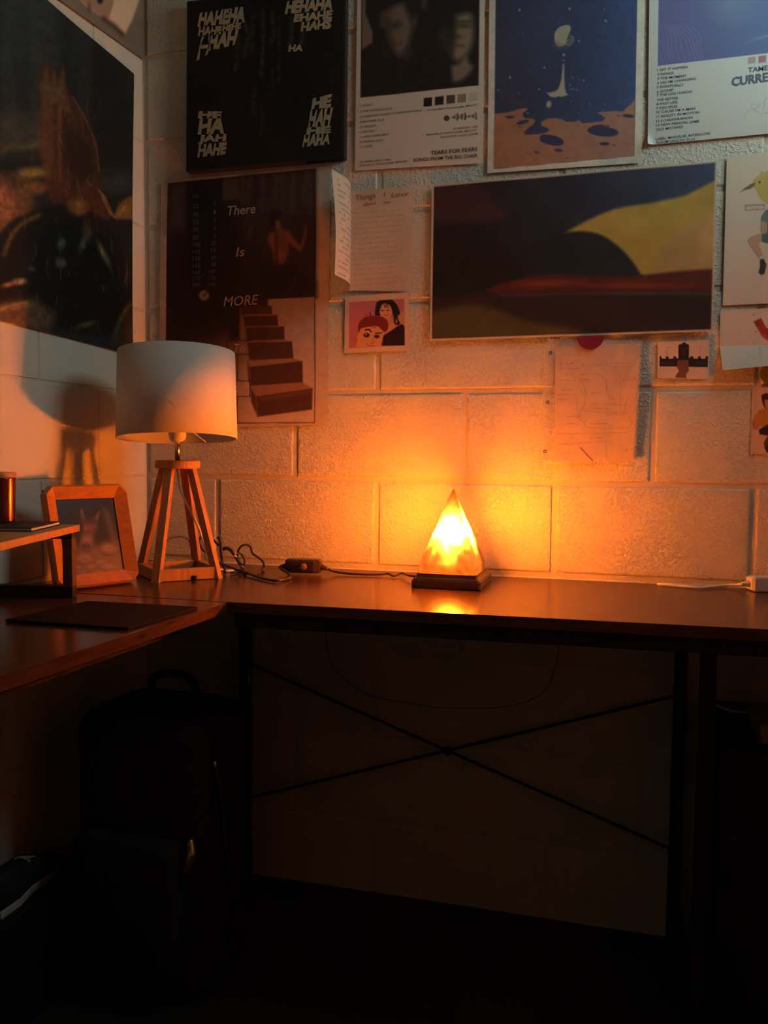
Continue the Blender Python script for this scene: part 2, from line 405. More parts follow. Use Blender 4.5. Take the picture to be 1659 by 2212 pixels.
def block_mesh(L, face):
    """One painted block, front face at 0, joint side hidden. face: 'back' or 'left'."""
    J_ = JT if face == 'back' else .004; h = BH-J_; e = .0045 if face == 'back' else .002; d = .0075
    def ring(i, y): return [(-L/2+i, y, -h/2+i), (L/2-i, y, -h/2+i), (L/2-i, y, h/2-i), (-L/2+i, y, h/2-i)]
    V = ring(e, 0)+ring(e*.35, .0011)+ring(0, d)
    Fs = [(0,1,2,3)]
    for k in (0, 4):
        for i in range(4): j = (i+1) % 4; Fs.append((k+i, k+4+i, k+4+j, k+j))
    if face == 'left': V = [(-y, x, z) for x, y, z in V]
    me = bpy.data.meshes.new('block'); me.from_pydata(V, [], Fs); me.update(); me.materials.append(M_WALL if face == 'back' else M_WALLSMOOTH); return me
_bm = {}
def lay(face, parent, start, lo, hi):
    for k in range(-5, 8):
        zc = Z0+(k+.5)*BH
        if zc-BH/2 > 2.55: continue
        off = start+(0 if k % 2 else BL_/2)
        x = off-4*BL_
        while x < hi:
            a, b = max(x, lo), min(x+BL_, hi); x += BL_
            if b-a < .03: continue
            L = round(b-a-(JT if face == 'back' else .004), 4); key = (face, L)
            if key not in _bm: _bm[key] = block_mesh(L, face)
            o = bpy.data.objects.new('block', _bm[key]); c = (a+b)/2; dz = random.uniform(-.0006, .0006)
            o.location = (c, dz, zc) if face == 'back' else (-dz, -c, zc)
            o.rotation_euler = (random.uniform(-.003, .003), random.uniform(-.003, .003), random.uniform(-.002, .002))
            link(o, parent)
lay('back', wb, XC, 0.004, 1.796)
lay('left', wl, .0, 0.004, 2.10)

# =================================================================== DESK
DZ = 0.78
dk = empty('corner_desk', (.6, -.3, 0), 'L-shaped dark walnut desk with black steel frame along both walls', 'desk')
def dpart(mb, name, m, smooth=False):
    mb.v = local(dk, mb.v); return mb.build(name, m, dk, smooth)
dpart(MB().prism([(.006, -.512), (.477, -.512), (1.79, -.4475), (1.79, -.018), (.006, -.018)], DZ-.02, DZ, .0012), 'tabletop', M_DESK)
dpart(MB().prism([(.006, -1.75), (.408, -1.75), (.4715, -.5145), (.006, -.5145)], DZ-.02, DZ-.0006, 0), 'return_top', M_DESK2)
RZ0, RZ1 = DZ-.046, DZ-.02
def rail(a, b): dpart(MB().bar((*a, (RZ0+RZ1)/2), (*b, (RZ0+RZ1)/2), .025, RZ1-RZ0), 'frame_rail', M_BLACK)
rail((.48, -.492), (1.785, -.429)); rail((.02, -.045), (1.785, -.045)); rail((1.30, -.058), (1.30, -.44))
rail((.405, -.535), (.345, -1.74)); rail((.03, -.06), (.03, -1.74)); rail((.29, -.06), (.29, -.50)); rail((.04, -.53), (.395, -.53))
def post(x, y, w=.025): lg_ = dpart(MB().box(x-w/2, x+w/2, y-w/2, y+w/2, .012, RZ0, .002), 'leg', M_BLACK); ft_ = dpart(MB().lathe([(.014, 0), (.014, .006), (.009, .012)], 16, (x, y, 0)), 'foot', M_BLACK); ft_.parent = lg_
for x, y in ((.290, -.045), (1.280, -.045), (1.298, -.415), (1.77, -.05), (1.77, -.415), (.03, -1.70), (.385, -1.70)): post(x, y)
dpart(MB().box(1.278, 1.300, -.43, -.03, .05, .075), 'side_rail', M_BLACK)
for a, b in (((.302, -.036, .540), (1.272, -.036, .215)), ((.302, -.030, .210), (1.272, -.030, .545))):
    dpart(MB().tube([a, b], .0036, 8, 0), 'brace_rod', M_BLACK, True)
dpart(MB().lathe([(.010, -.004), (.010, .004)], 16).lathe([(.004, .004), (.004, .008)], 12), 'brace_joint', M_BLACK)
bj = [o for o in dk.children if o.name.startswith('brace_joint')][0]
bj.location = (.786-.6, -.036+.3, .378); bj.rotation_euler = (math.pi/2, 0, 0)
bj.data.transform(Matrix.Translation((.6, -.3, 0)))

# dark wire looping below the desk against the wall, and the small white tag on the desk leg
wr_ = MB().tube([back(700, 1350, .07), back(720, 1440, .03), back(790, 1498, .012), back(880, 1518, .004), back(960, 1529, .003), back(1050, 1530, .003), back(1130, 1518, .004), back(1185, 1480, .012), back(1215, 1370, .07)], .0011, 8, 6).build('hanging_wire', mat('thin_wire', (.16, .13, .10), .5, lin=True, noise=.1, nscale=80), None, True)
tag(wr_, 'thin dark wire sagging against the wall under the desk', 'wire')
p = plane_hit(538, 1469, 1, -.059)
tg = MB().prism([(p[0]-.003, -.0605), (p[0]+.003, -.0605), (p[0]+.0035, -.0585), (p[0]-.0025, -.0585)], p[2]-.012, p[2]+.012, .0006).build('adhesive_tag', M_WHITEPL)
tag(tg, 'tiny pale tag stuck on the black rear leg below the inner desk corner', 'tag')

# =================================================================== SALT LAMP
sx, sy = .815, -.165
sl = empty('salt_lamp', (sx, sy, DZ), 'glowing orange salt pyramid lamp on stepped dark wooden base', 'lamp')
b1 = MB(); h1 = .067
def sq(h, c): return [(x, y*1.10+.006) for x, y in ((-h+c, -h), (h-c, -h), (h, -h+c), (h, h-c), (h-c, h), (-h+c, h), (-h, h-c), (-h, -h+c))]
b1.prism(sq(.0705, .004), .0, .0155, .001); sbs = b1.build('base', M_BASEWOOD, sl)
b2 = MB(); V = []; prof = [(.069, .0155), (.0675, .0185), (.064, .0205), (.062, .0245), (.0615, .0280)]
for h, z in prof: V += [(x, y, z) for x, y in sq(h, .003)]
Fs = [(k*8+i, k*8+(i+1) % 8, (k+1)*8+(i+1) % 8, (k+1)*8+i) for k in range(len(prof)-1) for i in range(8)]
Fs += [tuple(reversed(range(8))), tuple(range((len(prof)-1)*8, len(prof)*8))]
b2.add(V, Fs).build('base_moulding', M_BASEWOOD, sbs)
# salt crystal shell: subdivided pyramid with chipped edges
def salt_material():
    M = bpy.data.materials.new('salt_crystal'); M.use_nodes = True; nt = M.node_tree; L = nt.links
    pr = nt.nodes['Principled BSDF']; pr.inputs['Base Color'].default_value = (.42, .16, .07, 1); pr.inputs['Roughness'].default_value = .55
    def math_(op, a, b=None, c=None):
        n = nt.nodes.new('ShaderNodeMath'); n.operation = op
        for i, v in enumerate((a, b, c)):
            if v is None: continue
            if isinstance(v, (int, float)): n.inputs[i].default_value = v
            else: L.new(v, n.inputs[i])
        return n.outputs[0]
    tc = nt.nodes.new('ShaderNodeTexCoord'); sep = nt.nodes.new('ShaderNodeSeparateXYZ'); L.new(tc.outputs['Object'], sep.inputs[0])
    n1 = nt.nodes.new('ShaderNodeTexNoise'); n1.inputs['Scale'].default_value = 30; n1.inputs['Detail'].default_value = 4; n1.inputs['Distortion'].default_value = .6
    L.new(tc.outputs['Object'], n1.inputs['Vector'])
    n2 = nt.nodes.new('ShaderNodeTexNoise'); n2.inputs['Scale'].default_value = 75; n2.inputs['Detail'].default_value = 3; L.new(tc.outputs['Object'], n2.inputs['Vector'])
    # light reaching the surface falls off with the thickness of salt between it and the bulb
    wob = math_('MULTIPLY', math_('SUBTRACT', n1.outputs['Fac'], .5), .055)
    dz = math_('ABSOLUTE', math_('ADD', math_('SUBTRACT', sep.outputs['Z'], .1135), wob))
    gn = nt.nodes.new('ShaderNodeSeparateXYZ'); geo = nt.nodes.new('ShaderNodeNewGeometry'); L.new(geo.outputs['True Normal'], gn.inputs[0])
    ax_ = math_('MULTIPLY', math_('ABSOLUTE', sep.outputs['X']), math_('ABSOLUTE', gn.outputs['Y']))
    ay_ = math_('MULTIPLY', math_('ABSOLUTE', math_('SUBTRACT', sep.outputs['Y'], .003)), math_('ABSOLUTE', gn.outputs['X']))
    side = math_('ADD', ax_, ay_)                          # how far sideways from the middle of its face
    thick = math_('ADD', dz, math_('MULTIPLY', side, .62))
    s_ = math_('MULTIPLY', math_('POWER', 2.71828, math_('MULTIPLY', thick, -1/.0080)), SALT_GLOW)
    s_ = math_('ADD', s_, math_('MULTIPLY_ADD', n2.outputs['Fac'], 1.3, .25))
    rear = nt.nodes.new('ShaderNodeMapRange'); rear.inputs['From Min'].default_value = .25; rear.inputs['From Max'].default_value = .9; rear.inputs['To Min'].default_value = 1; rear.inputs['To Max'].default_value = .085
    L.new(gn.outputs['Y'], rear.inputs['Value'])
    ry = nt.nodes.new('ShaderNodeMapRange'); ry.inputs['From Min'].default_value = -.025; ry.inputs['From Max'].default_value = .022; ry.inputs['To Min'].default_value = 1; ry.inputs['To Max'].default_value = .15
    L.new(sep.outputs['Y'], ry.inputs['Value']); rear_ = math_('MAXIMUM', math_('MULTIPLY', rear.outputs[0], ry.outputs[0]), .05)
    s_ = math_('MULTIPLY', s_, rear_)          # glow lowered towards the rear, added to keep the wall behind dimmer
    pr.inputs['Emission Color'].default_value = (1.0, .175, .0080, 1)
    L.new(s_, pr.inputs['Emission Strength'])
    return M
prof = [(.0605, .028), (.0610, .034), (.0602, .046)]; n_up = 13
for i in range(1, n_up+1): t = i/n_up; prof.append((.0602*(1-t)+.0012*t, .046+(.198-.046)*t))
cb = MB(); ns = 6; ringn = ns*4
for k, (h, z) in enumerate(prof):
    for side in range(4):
        for i in range(ns):
            a = -1+2*i/ns; ch = .93 if i == 0 else 1.0
            x, y = [(a, -1), (1, a), (-a, 1), (-1, -a)][side]
            j = 1+random.uniform(-.012, .012); cb.v.append((x*h*ch*j, (y*1.10*h+.006*min(1, h/.05))*ch*j, z+random.uniform(-.001, .001)*(k > 1)))
for k in range(len(prof)-1):
    for i in range(ringn): j = (i+1) % ringn; cb.f.append((k*ringn+i, k*ringn+j, (k+1)*ringn+j, (k+1)*ringn+i))
cb.f.append(tuple(range((len(prof)-1)*ringn, len(prof)*ringn)))
cr = cb.build('salt_crystal', salt_material(), sl); cr['label'] = 'glowing orange salt pyramid'
# its cord with the dimmer, ending in the tangle behind the table lamp
D = lambda u, v, z: tuple(plane_hit(u, v, 2, z))
ds = empty('lamp_dimmer', tuple(plane_hit(656, 1240, 2, DZ)), 'dark brown inline dimmer switch with round dial on desk by wall', 'dimmer switch')
ax = .10
oct_ = [(-.040, -.010), (-.026, -.0165), (.026, -.0165), (.040, -.010), (.040, .010), (.026, .0165), (-.026, .0165), (-.040, .010)]
o = MB().prism([(x, y) for x, y in oct_], .004, .034, .004).build('housing', M_BROWNPL, ds); o.rotation_euler = (0, 0, ax)
o = MB().lathe([(.0075, 0), (.0075, .004), (.0060, .006), (.003, .0064)], 20).build('dial', mat('worn_dial', (.20, .12, .06), .4, lin=True, noise=.1, nscale=80), ds, True)
o.location = (.006, -.0165, .019); o.rotation_euler = (math.pi/2, 0, ax)
for s in (-1, 1):
    c, q = math.cos(ax), math.sin(ax)
    MB().tube([(s*.038*c, s*.038*q, .017), (s*.047*c, s*.047*q, .016), (s*.056*c, s*.056*q, .013)], [.0065, .005, .0032], 10, 3).build('strain_relief', M_BROWNPL, ds, True)
pl = ds.location
cord1 = MB().tube([(pl[0]+.056, pl[1]+.006, DZ+.013), D(730, 1236, DZ+.006), D(770, 1240, DZ+.004), D(812, 1241, DZ+.004), D(838, 1239, DZ+.006), D(850, 1244, DZ+.004), D(868, 1238, DZ+.008), D(884, 1243, DZ+.010), (sx-.06, sy-.005, DZ+.012)], .0026, 8, 6).build('dimmer_cord', M_CORD, None, True)
tag(cord1, 'brown cord running from the dimmer to the salt lamp base', 'cord')
cord2 = MB().tube([(pl[0]-.056, pl[1]-.006, DZ+.013), D(628, 1246, DZ+.004), D(600, 1254, DZ+.004), D(570, 1250, DZ+.004), D(535, 1238, DZ+.006), D(505, 1228, DZ+.012), D(478, 1218, DZ+.018), D(463, 1208, DZ+.022)], .0030, 8, 6).build('supply_cord', M_CORD, None, True)
tag(cord2, 'dark cord looping from the dimmer towards the tripod lamp leg', 'cord')
def Bk(u, v, y):
    q = plane_hit(u, v, 1, y); q[2] = max(q[2], DZ+.0045); return tuple(q)
tang = empty('cord_tangle', D(500, 1240, DZ), 'tangled bundle of dark cord with twist ties behind tripod lamp', 'cord')
def tpart(pts, r, name, m): MB().tube(local(tang, pts), r, 8, 6).build(name, m, tang, True)
tpart([Bk(512, 1204, -.10), Bk(516, 1186, -.10), Bk(527, 1177, -.10), Bk(540, 1180, -.09), Bk(545, 1194, -.08), Bk(556, 1203, -.08), Bk(566, 1211, -.08), Bk(570, 1222, -.09), Bk(566, 1234, -.10), D(558, 1242, DZ+.003)], .0026, 'cord_loop', M_CORD)
tpart([Bk(482, 1186, -.12), Bk(490, 1184, -.12), Bk(500, 1190, -.12), Bk(510, 1204, -.12), Bk(518, 1217, -.12), Bk(526, 1226, -.12), D(530, 1240, DZ+.004)], .0042, 'cord_loop', M_CORD)
tpart([Bk(470, 1160, -.11), Bk(476, 1168, -.11), Bk(478, 1190, -.11), Bk(480, 1212, -.12), D(486, 1236, DZ+.005)], .0034, 'cord_loop', M_CORD)
tpart([Bk(455, 1225, -.12), Bk(448, 1200, -.10), Bk(436, 1185, -.09), Bk(430, 1170, -.09), Bk(434, 1160, -.09), Bk(446, 1158, -.09), Bk(458, 1164, -.10), Bk(472, 1178, -.11)], .0026, 'cord_loop', M_CORD)
tpart([Bk(508, 1196, -.13), Bk(520, 1196, -.12), Bk(527, 1206, -.12), Bk(528, 1216, -.12), Bk(522, 1228, -.12), D(512, 1236, DZ+.003), D(498, 1238, DZ+.003)], .0022, 'cord_loop', M_CORD)
tpart([Bk(505, 1192, -.135), Bk(509, 1196, -.138), Bk(506, 1200, -.135), Bk(511, 1203, -.132)], .0020, 'twist_tie', M_TIE)
tpart([Bk(521, 1222, -.135), Bk(526, 1226, -.138), Bk(522, 1230, -.135)], .0018, 'twist_tie', M_TIE)

# =================================================================== TRIPOD TABLE LAMP
lx, ly = .226, -.250
tl_ = empty('table_lamp', (lx, ly, DZ), 'unlit table lamp with white drum shade on four splayed wooden legs', 'lamp')
angs = [-math.pi/2+.03, -.03, math.pi/2+.03, math.pi-.03]
RB, RT_ = .100, .038
feet = [(RB*math.cos(a), RB*math.sin(a)) for a in angs]
for a in angs:
    c, s = math.cos(a), math.sin(a); w = .0085; dpt = .0075; q = (-s, c)
    V = []
    for r, z in ((RB, 0.0), (RT_, .236)):
        for i, j in ((-1, -1), (1, -1), (1, 1), (-1, 1)):
            V.append((c*(r+j*dpt-dpt*.6)+q[0]*i*w, s*(r+j*dpt-dpt*.6)+q[1]*i*w, z))
    MB().add(V, [(3,2,1,0),(4,5,6,7),(0,1,5,4),(1,2,6,5),(2,3,7,6),(3,0,4,7)]).build('leg', M_WOOD, tl_)
for k in range(4):
    a, b = feet[k], feet[(k+1) % 4]
    A = (a[0]*.93, a[1]*.93, .0135); B = (b[0]*.93, b[1]*.93, .0135)
    MB().bar(A, B, .013, .024).build('foot_rail', M_WOOD, tl_)
MB().lathe([(.046, .234), (.048, .236), (.048, .250), (.0465, .252)], 40).build('cap_disc', M_WOOD, tl_)
MB().lathe([(.0055, .252), (.0055, .300)], 16).build('stem', M_CHROME, tl_, True)
MB().lathe([(.010, .292), (.016, .296), (.0185, .303), (.019, .318), (.0175, .330), (.0145, .350), (.0145, .372)], 28).build('bulb_holder', M_WHITEPL, tl_, True)
SZ0, SZ1, SR0, SR1 = .298, .483, .1275, .1235
sh = MB().lathe([(SR0-.0016, SZ0), (SR0, SZ0), (SR1, SZ1), (SR1-.0016, SZ1), (SR0-.0016, SZ0)], 72, caps=False).build('lamp_shade', M_SHADE, tl_, True)
sh['label'] = 'white linen drum shade'; _sh = [sh]
for z, r in ((SZ0+.002, SR0-.0018), (SZ1-.002, SR1-.0018)):
    _sh.append(MB().tube([(r*math.cos(t), r*math.sin(t), z) for t in np.linspace(0, 2*math.pi, 49)], .0016, 6, 0).build('shade_ring', M_WHITEPL, tl_, True))
for k in range(3):
    t = 2*math.pi*k/3-.55
    _sh.append(MB().tube([(.017*math.cos(t), .017*math.sin(t), .330), (.07*math.cos(t), .07*math.sin(t), .318), ((SR0-.003)*math.cos(t), (SR0-.003)*math.sin(t), SZ0+.004)], .0016, 6, 4).build('shade_spoke', M_WHITEPL, tl_, True))
# the shade sits slightly askew on its holder
_T = Matrix.Translation((0, 0, .330)) @ Matrix.Rotation(-.085, 4, Vector((math.cos(YAW+.22), math.sin(YAW+.22), 0))) @ Matrix.Translation((0, 0, -.330))
for o in _sh:
    o.data.transform(_T)
    if o is not sh: o.parent = sh
lc = [(0, 0, .236), (.004, -.004, .21), (.016, -.006, .175), (.030, .002, .140), (.044, .012, .105), (.054, .022, .06), (.058, .036, .025), (.075, .075, .006), (.085, .12, .004)]
MB().tube(lc, .0026, 8, 6).build('lamp_cord', M_WHITEPL, tl_, True)
MB().box(.048, .066, -.048, -.036, .001, .010, .001).build('rubber_pad', M_BLACK, tl_)
wl_ = MB().tube([Bk(358, 1222, -.06), Bk(352, 1196, -.05), Bk(356, 1175, -.05), Bk(370, 1162, -.05), Bk(388, 1159, -.05), Bk(404, 1163, -.05), Bk(412, 1176, -.05), Bk(414, 1200, -.05), D(412, 1236, DZ+.003)], .0024, 8, 6).build('white_cable_loop', M_CLEARCORD, None, True)
tag(wl_, 'pale clear cable arching against the wall behind the tripod lamp', 'cable')

# =================================================================== WHITE ADAPTER
pa = plane_hit(1618, 1277, 2, DZ)
ad_ = empty('power_adapter', (pa[0]+.09, pa[1]+.030, DZ), 'white power block at the right end of the desk beside the wall', 'power adapter', rz=.30)
o = MB().prism([(-.09, -.018), (.09, -.018), (.094, -.014), (.094, .014), (.09, .018), (-.09, .018), (-.094, .014), (-.094, -.014)], .0015, .030, .003).build('housing', M_WHITEPL, ad_)
MB().tube([(-.092, 0, .016), (-.103, 0, .0155), (-.112, -.001, .014)], [.005, .004, .003], 10, 3).build('strain_relief', M_WHITEPL, ad_, True)
c0 = np.array(ad_.location)+np.array([math.cos(.30)*-.110, math.sin(.30)*-.110, .0145])
MB().tube(local(ad_, []) or [tuple(Matrix.Rotation(-.30, 3, 'Z') @ (Vector(q)-ad_.location)) for q in (tuple(c0), D(1590, 1263, DZ+.009), D(1556, 1265, DZ+.005), D(1520, 1269, DZ+.004), D(1470, 1266, DZ+.004), D(1420, 1262, DZ+.004))], .0028, 8, 6).build('cable', M_WHITEPL, ad_, True)

# =================================================================== PHOTO FRAME
BRp, BLp = np.array([.196, -.356, DZ]), np.array([.118, -.520, DZ])
ux = (BRp-BLp); FWid = np.linalg.norm(ux); ux /= FWid
nn = np.array([ux[1], -ux[0], 0.0])                      # facing direction, towards the room
TILT = .25; FH = .205
uy = np.array([-nn[0]*math.sin(TILT), -nn[1]*math.sin(TILT), math.cos(TILT)])
un = np.cross(ux, uy)
pf = empty('photo_frame', tuple((BRp+BLp)/2+np.array([0, 0, .0032])), 'honey wood photo frame with clipped corners holding a donkey photo', 'photo frame')
Ob = np.array(pf.location)
def fp(x, y, d): return tuple(ux*x+uy*y+un*d)              # local to the frame's base
W2 = FWid/2; ck = .016; rw = .027
def ring8(i, d, c): return [fp(-W2+i+c, i, d), fp(W2-i-c, i, d), fp(W2-i, i+c, d), fp(W2-i, FH-i-c, d), fp(W2-i-c, FH-i, d), fp(-W2+i+c, FH-i, d), fp(-W2+i, FH-i-c, d), fp(-W2+i, i+c, d)]
fr = MB(); rings = [ring8(0, -.012, ck), ring8(0, .002, ck), ring8(.004, .006, ck*.9), ring8(rw, -.006, .0004), ring8(rw, -.012, .0004)]
V = [p for r in rings for p in r]; Fs = []
for k in range(5):
    for i in range(8): j = (i+1) % 8; a, b = k*8, ((k+1) % 5)*8; Fs.append((a+i, a+j, b+j, b+i))
frm = fr.add(V, Fs).build('frame_moulding', M_FRAME, pf)
MB().add([fp(-W2+.006, .006, -.0125), fp(W2-.006, .006, -.0125), fp(W2-.006, FH-.006, -.0125), fp(-W2+.006, FH-.006, -.0125),
          fp(-W2+.006, .006, -.0150), fp(W2-.006, .006, -.0150), fp(W2-.006, FH-.006, -.0150), fp(-W2+.006, FH-.006, -.0150)],
         [(0,1,2,3),(7,6,5,4),(0,4,5,1),(1,5,6,2),(2,6,7,3),(3,7,4,0)]).build('backing_board', M_BLACK, pf)
e0 = np.array(fp(0, FH*.62, -.016)); e1 = e0.copy(); e1[2] = .002; e1[:2] = -nn[:2]*.085
MB().bar(e0, e1, .003, .045, up=tuple(ux)).build('easel_leg', M_BLACK, pf)
def donkey(k):
    k.frame(0, 980, 5.027).fill((40, 30, 27)).mottle(60, .35, 3)
    k.poly([(600,520),(830,520),(800,900),(700,900)], (30,22,20), 8); k.poly([(1100,560),(1180,600),(1400,1310),(1290,1310)], (120,120,112), 6, .6)
    k.poly([(800,1000),(1300,960),(1420,1340),(800,1340)], (150,118,102), 14)
    for cx, cy, rx, ry in ((920,1140,100,55),(1110,1190,80,45),(860,1240,60,30),(990,1230,70,34),(1190,1230,90,40),(920,1290,80,28),(1080,1290,90,30),(1240,1290,60,30),(1180,1030,80,50)):
        k.ell(cx, cy+10, rx+10, ry+10, (84,60,52), .1, 5); k.ell(cx, cy, rx, ry, (190,155,138), .1, 5); k.ell(cx+14, cy+12, rx*.7, ry*.6, (164,128,112), .1, 6)
    k.poly([(880,720),(1040,700),(1060,800),(1030,900),(1010,1000),(960,1060),(890,1030),(880,900),(890,800)], (112,72,56), 5, curve=4)
    k.poly([(885,700),(872,620),(890,596),(912,640),(918,710)], (150,108,86), 3, curve=3); k.poly([(1030,700),(1050,650),(1085,620),(1075,690),(1050,735)], (140,104,84), 3, curve=3)
    k.ell(905, 660, 10, 26, (90,60,52), 0, 2); k.ell(965, 735, 60, 28, (86,50,40), 0, 5)
    k.ell(1020, 820, 13, 11, (60,36,30), 0, 3); k.ell(985, 800, 44, 26, (170,120,96), .3, 6, .7); k.ell(930, 810, 10, 20, (190,150,125), 0, 3, .7)
    k.ell(945, 960, 58, 78, (176,136,116), .1, 6); k.ell(930, 1010, 44, 40, (112,80,70), .1, 6); k.ell(912, 1000, 7, 10, (40,26,24), 0, 2); k.ell(960, 1004, 7, 10, (40,26,24), 0, 2)
    k.C *= .72
pc = [np.array(fp(-W2+rw-.002, FH-rw+.002, -.0085))+Ob, np.array(fp(W2-rw+.002, FH-rw+.002, -.0085))+Ob, np.array(fp(W2-rw+.002, rw-.002, -.0085))+Ob, np.array(fp(-W2+rw-.002, rw-.002, -.0085))+Ob]
ph = sheet('photo', pc, donkey, None, M_GLOSSP, 1.2); ph.data.transform(Matrix.Translation(-Vector(Ob))); ph.parent = pf
ph['label'] = 'photo of a brown donkey by a stone wall'
gm = bpy.data.materials.new('picture_glass'); gm.use_nodes = True; nt = gm.node_tree
g1 = nt.nodes.new('ShaderNodeBsdfGlossy'); g1.inputs['Roughness'].default_value = .03; t1 = nt.nodes.new('ShaderNodeBsdfTransparent')
fz = nt.nodes.new('ShaderNodeFresnel'); fz.inputs['IOR'].default_value = 1.18; mx = nt.nodes.new('ShaderNodeMixShader')
nt.links.new(fz.outputs[0], mx.inputs[0]); nt.links.new(t1.outputs[0], mx.inputs[1]); nt.links.new(g1.outputs[0], mx.inputs[2]); nt.links.new(mx.outputs[0], nt.nodes['Material Output'].inputs['Surface'])
MB().add([fp(-W2+rw, rw, -.0065), fp(W2-rw, rw, -.0065), fp(W2-rw, FH-rw, -.0065), fp(-W2+rw, FH-rw, -.0065)], [(0,1,2,3)]).build('glass', gm, frm)

# =================================================================== DESK RISER, TUMBLER, NOTEBOOK, MAT
rsx = math.atan2(-.026, .99)                      # the riser stands slightly turned on the desk
rr = empty('desk_riser', (.177, -.556, DZ), 'small wood-topped desk riser on black metal legs at left edge', 'riser', rz=.27)
# local: +x right end edge, -y towards the room's viewer side
RH = .121
M_RLEG = mat('dark_stained_wood', (.10, .048, .02), .45, lin=True, noise=.2, nscale=30)
MB().box(-.20, .012, -.62, .014, RH, RH+.0125, .0008).build('shelf_board', M_WOOD, rr)
for x in (-.155, 0):
    for y in (0, -.56): MB().box(x-.012, x+.006, y-.011, y+.011, .010 if True else 0, RH, .001).build('leg', M_RLEG, rr)
for y in (0, -.56):
    MB().box(-.167, .006, y-.011, y+.011, 0, .022, .001).build('foot_bar', M_BLACK, rr); MB().box(-.167, .006, y-.011, y+.011, RH-.012, RH, .0005).build('top_bar', M_BLACK, rr)
zt = DZ+RH+.0125
pn = plane_hit(62, 1140, 2, zt)
nb = empty('notebook', (pn[0], pn[1], zt), 'thin black notebook lying on the riser', 'notebook', rz=.30)
MB().box(-.040, .034, -.075, .060, 0, .0018, .0004).build('back_cover', M_FABRIC, nb); MB().box(-.039, .033, -.074, .059, .0018, .0052).build('pages', mat('page_edges', (.55, .52, .46), .8, lin=True, noise=.1, nscale=300, stretch=(1, 1, 20)), nb); MB().box(-.040, .034, -.075, .060, .0052, .0070, .0004).build('cover', M_FABRIC, nb)
pc_ = plane_hit(2, 1136, 2, zt)
tm = empty('tumbler', (pc_[0], pc_[1], zt), 'dark copper tumbler with amber lid on the riser at left edge', 'tumbler')
MB().lathe([(.0215, 0), (.0235, .002), (.0240, .010), (.0262, .085), (.0262, .087), (.020, .088)], 48).build('cup_body', M_COPPER, tm, True)
MB().lathe([(.0270, .0872), (.0278, .0885), (.0278, .0955), (.0262, .0970), (.004, .0975)], 48).build('lid', M_LID, tm, True)
q = [np.array(D(u, v, DZ)) for u, v in ((12, 1344), (190, 1303), (427, 1316), (276, 1362))]
cm = sum(q)/4
dm = empty('laptop_sleeve', tuple(cm), 'flat dark rectangular mat lying on the left desk wing', 'desk mat')
poly = [tuple((p-cm)[:2]) for p in q]
MB().prism(poly[::-1] if np.cross(poly[1][0:2] if False else np.array(poly[1])-np.array(poly[0]), np.array(poly[2])-np.array(poly[1])) < 0 else poly, .0, .0045, .001).build('mat_sheet', M_MATBLK, dm)
dm.name = 'desk_mat'

# =================================================================== DARK THINGS UNDER THE DESK
bg = empty('backpack', (.280, -.40, 0), 'bulky black bag standing on the floor under the desk corner', 'bag')
def rbox(x0, x1, y0, y1, z0, z1, r, n=5, bulge=.0):
    mb = MB(); prof = []
    for k in range(n+1): t = math.pi/2*k/n; prof.append((r*(1-math.sin(t)), z0+r*(1-math.cos(t))) if False else (r*(1-math.sin(t)), z0+r-r*math.cos(t)))
    for k in range(n+1): t = math.pi/2*k/n; prof.append((r*(1-math.cos(t)), z1-r+r*math.sin(t)))
    N = 32; V = []; Fs = []
    for ins, z in prof:
        f = 1+bulge*math.sin(math.pi*(z-z0)/(z1-z0))
        hx, hy = (x1-x0)/2-ins, (y1-y0)/2-ins; cx, cy = (x0+x1)/2, (y0+y1)/2
        for i in range(N):
            t = 2*math.pi*i/N; c, s = math.cos(t), math.sin(t); e = .38
            V.append((cx+hx*math.copysign(abs(c)**e, c)*f, cy+hy*math.copysign(abs(s)**e, s)*f, z))
    for k in range(len(prof)-1):
        for i in range(N): j = (i+1) % N; Fs.append((k*N+i, k*N+j, (k+1)*N+j, (k+1)*N+i))
    Fs += [tuple(reversed(range(N))), tuple(range((len(prof)-1)*N, len(prof)*N))]
    return mb.add(V, Fs)
rbox(-.145, .145, -.12, .115, 0, .55, .045).build('main_body', M_FABRIC, bg, True)
fpk = rbox(-.115, .105, -.165, -.10, .06, .33, .028).build('front_pocket', M_FABRIC, bg, True)
MB().tube([(-.05, .03, .54), (-.045, .03, .585), (0, .03, .60), (.045, .03, .585), (.05, .03, .54)], .009, 8, 6).build('grab_handle', M_FABRIC, bg, True)
MB().tube([(.147, -.08, .47), (.150, -.06, .40), (.150, -.04, .30), (.147, -.02, .20)], .004, 6, 4).build('side_zip', M_CHROME, bg, True)
MB().tube([(.09, -.168, .315), (.03, -.171, .322), (-.05, -.171, .322), (-.10, -.168, .315)], .003, 6, 4).build('pocket_zip', M_BLACK, fpk, True)
MB().tube([(.120, -.125, .335), (.127, -.132, .315), (.123, -.134, .290), (.115, -.132, .275)], [.007, .010, .010, .006], 10, 4).build('brass_pull', M_BRASS, bg, True)
cr_ = empty('storage_crate', (.069, -.70, 0), 'low dark crate on the floor under the left desk wing', 'crate')
MB().box(-.062, .062, -.27, .27, 0, .012).build('crate_floor', M_BLACK, cr_)
for s in (-1, 1):
    MB().box(s*.057-.005, s*.057+.005, -.27, .27, .012, .20).build('crate_side', M_BLACK, cr_); MB().box(-.052, .052, s*.265-.005, s*.265+.005, .012, .20).build('crate_end', M_BLACK, cr_)
MB().box(-.062, .062, -.27, .27, .20, .207).build('crate_lid', M_BLACK, cr_)
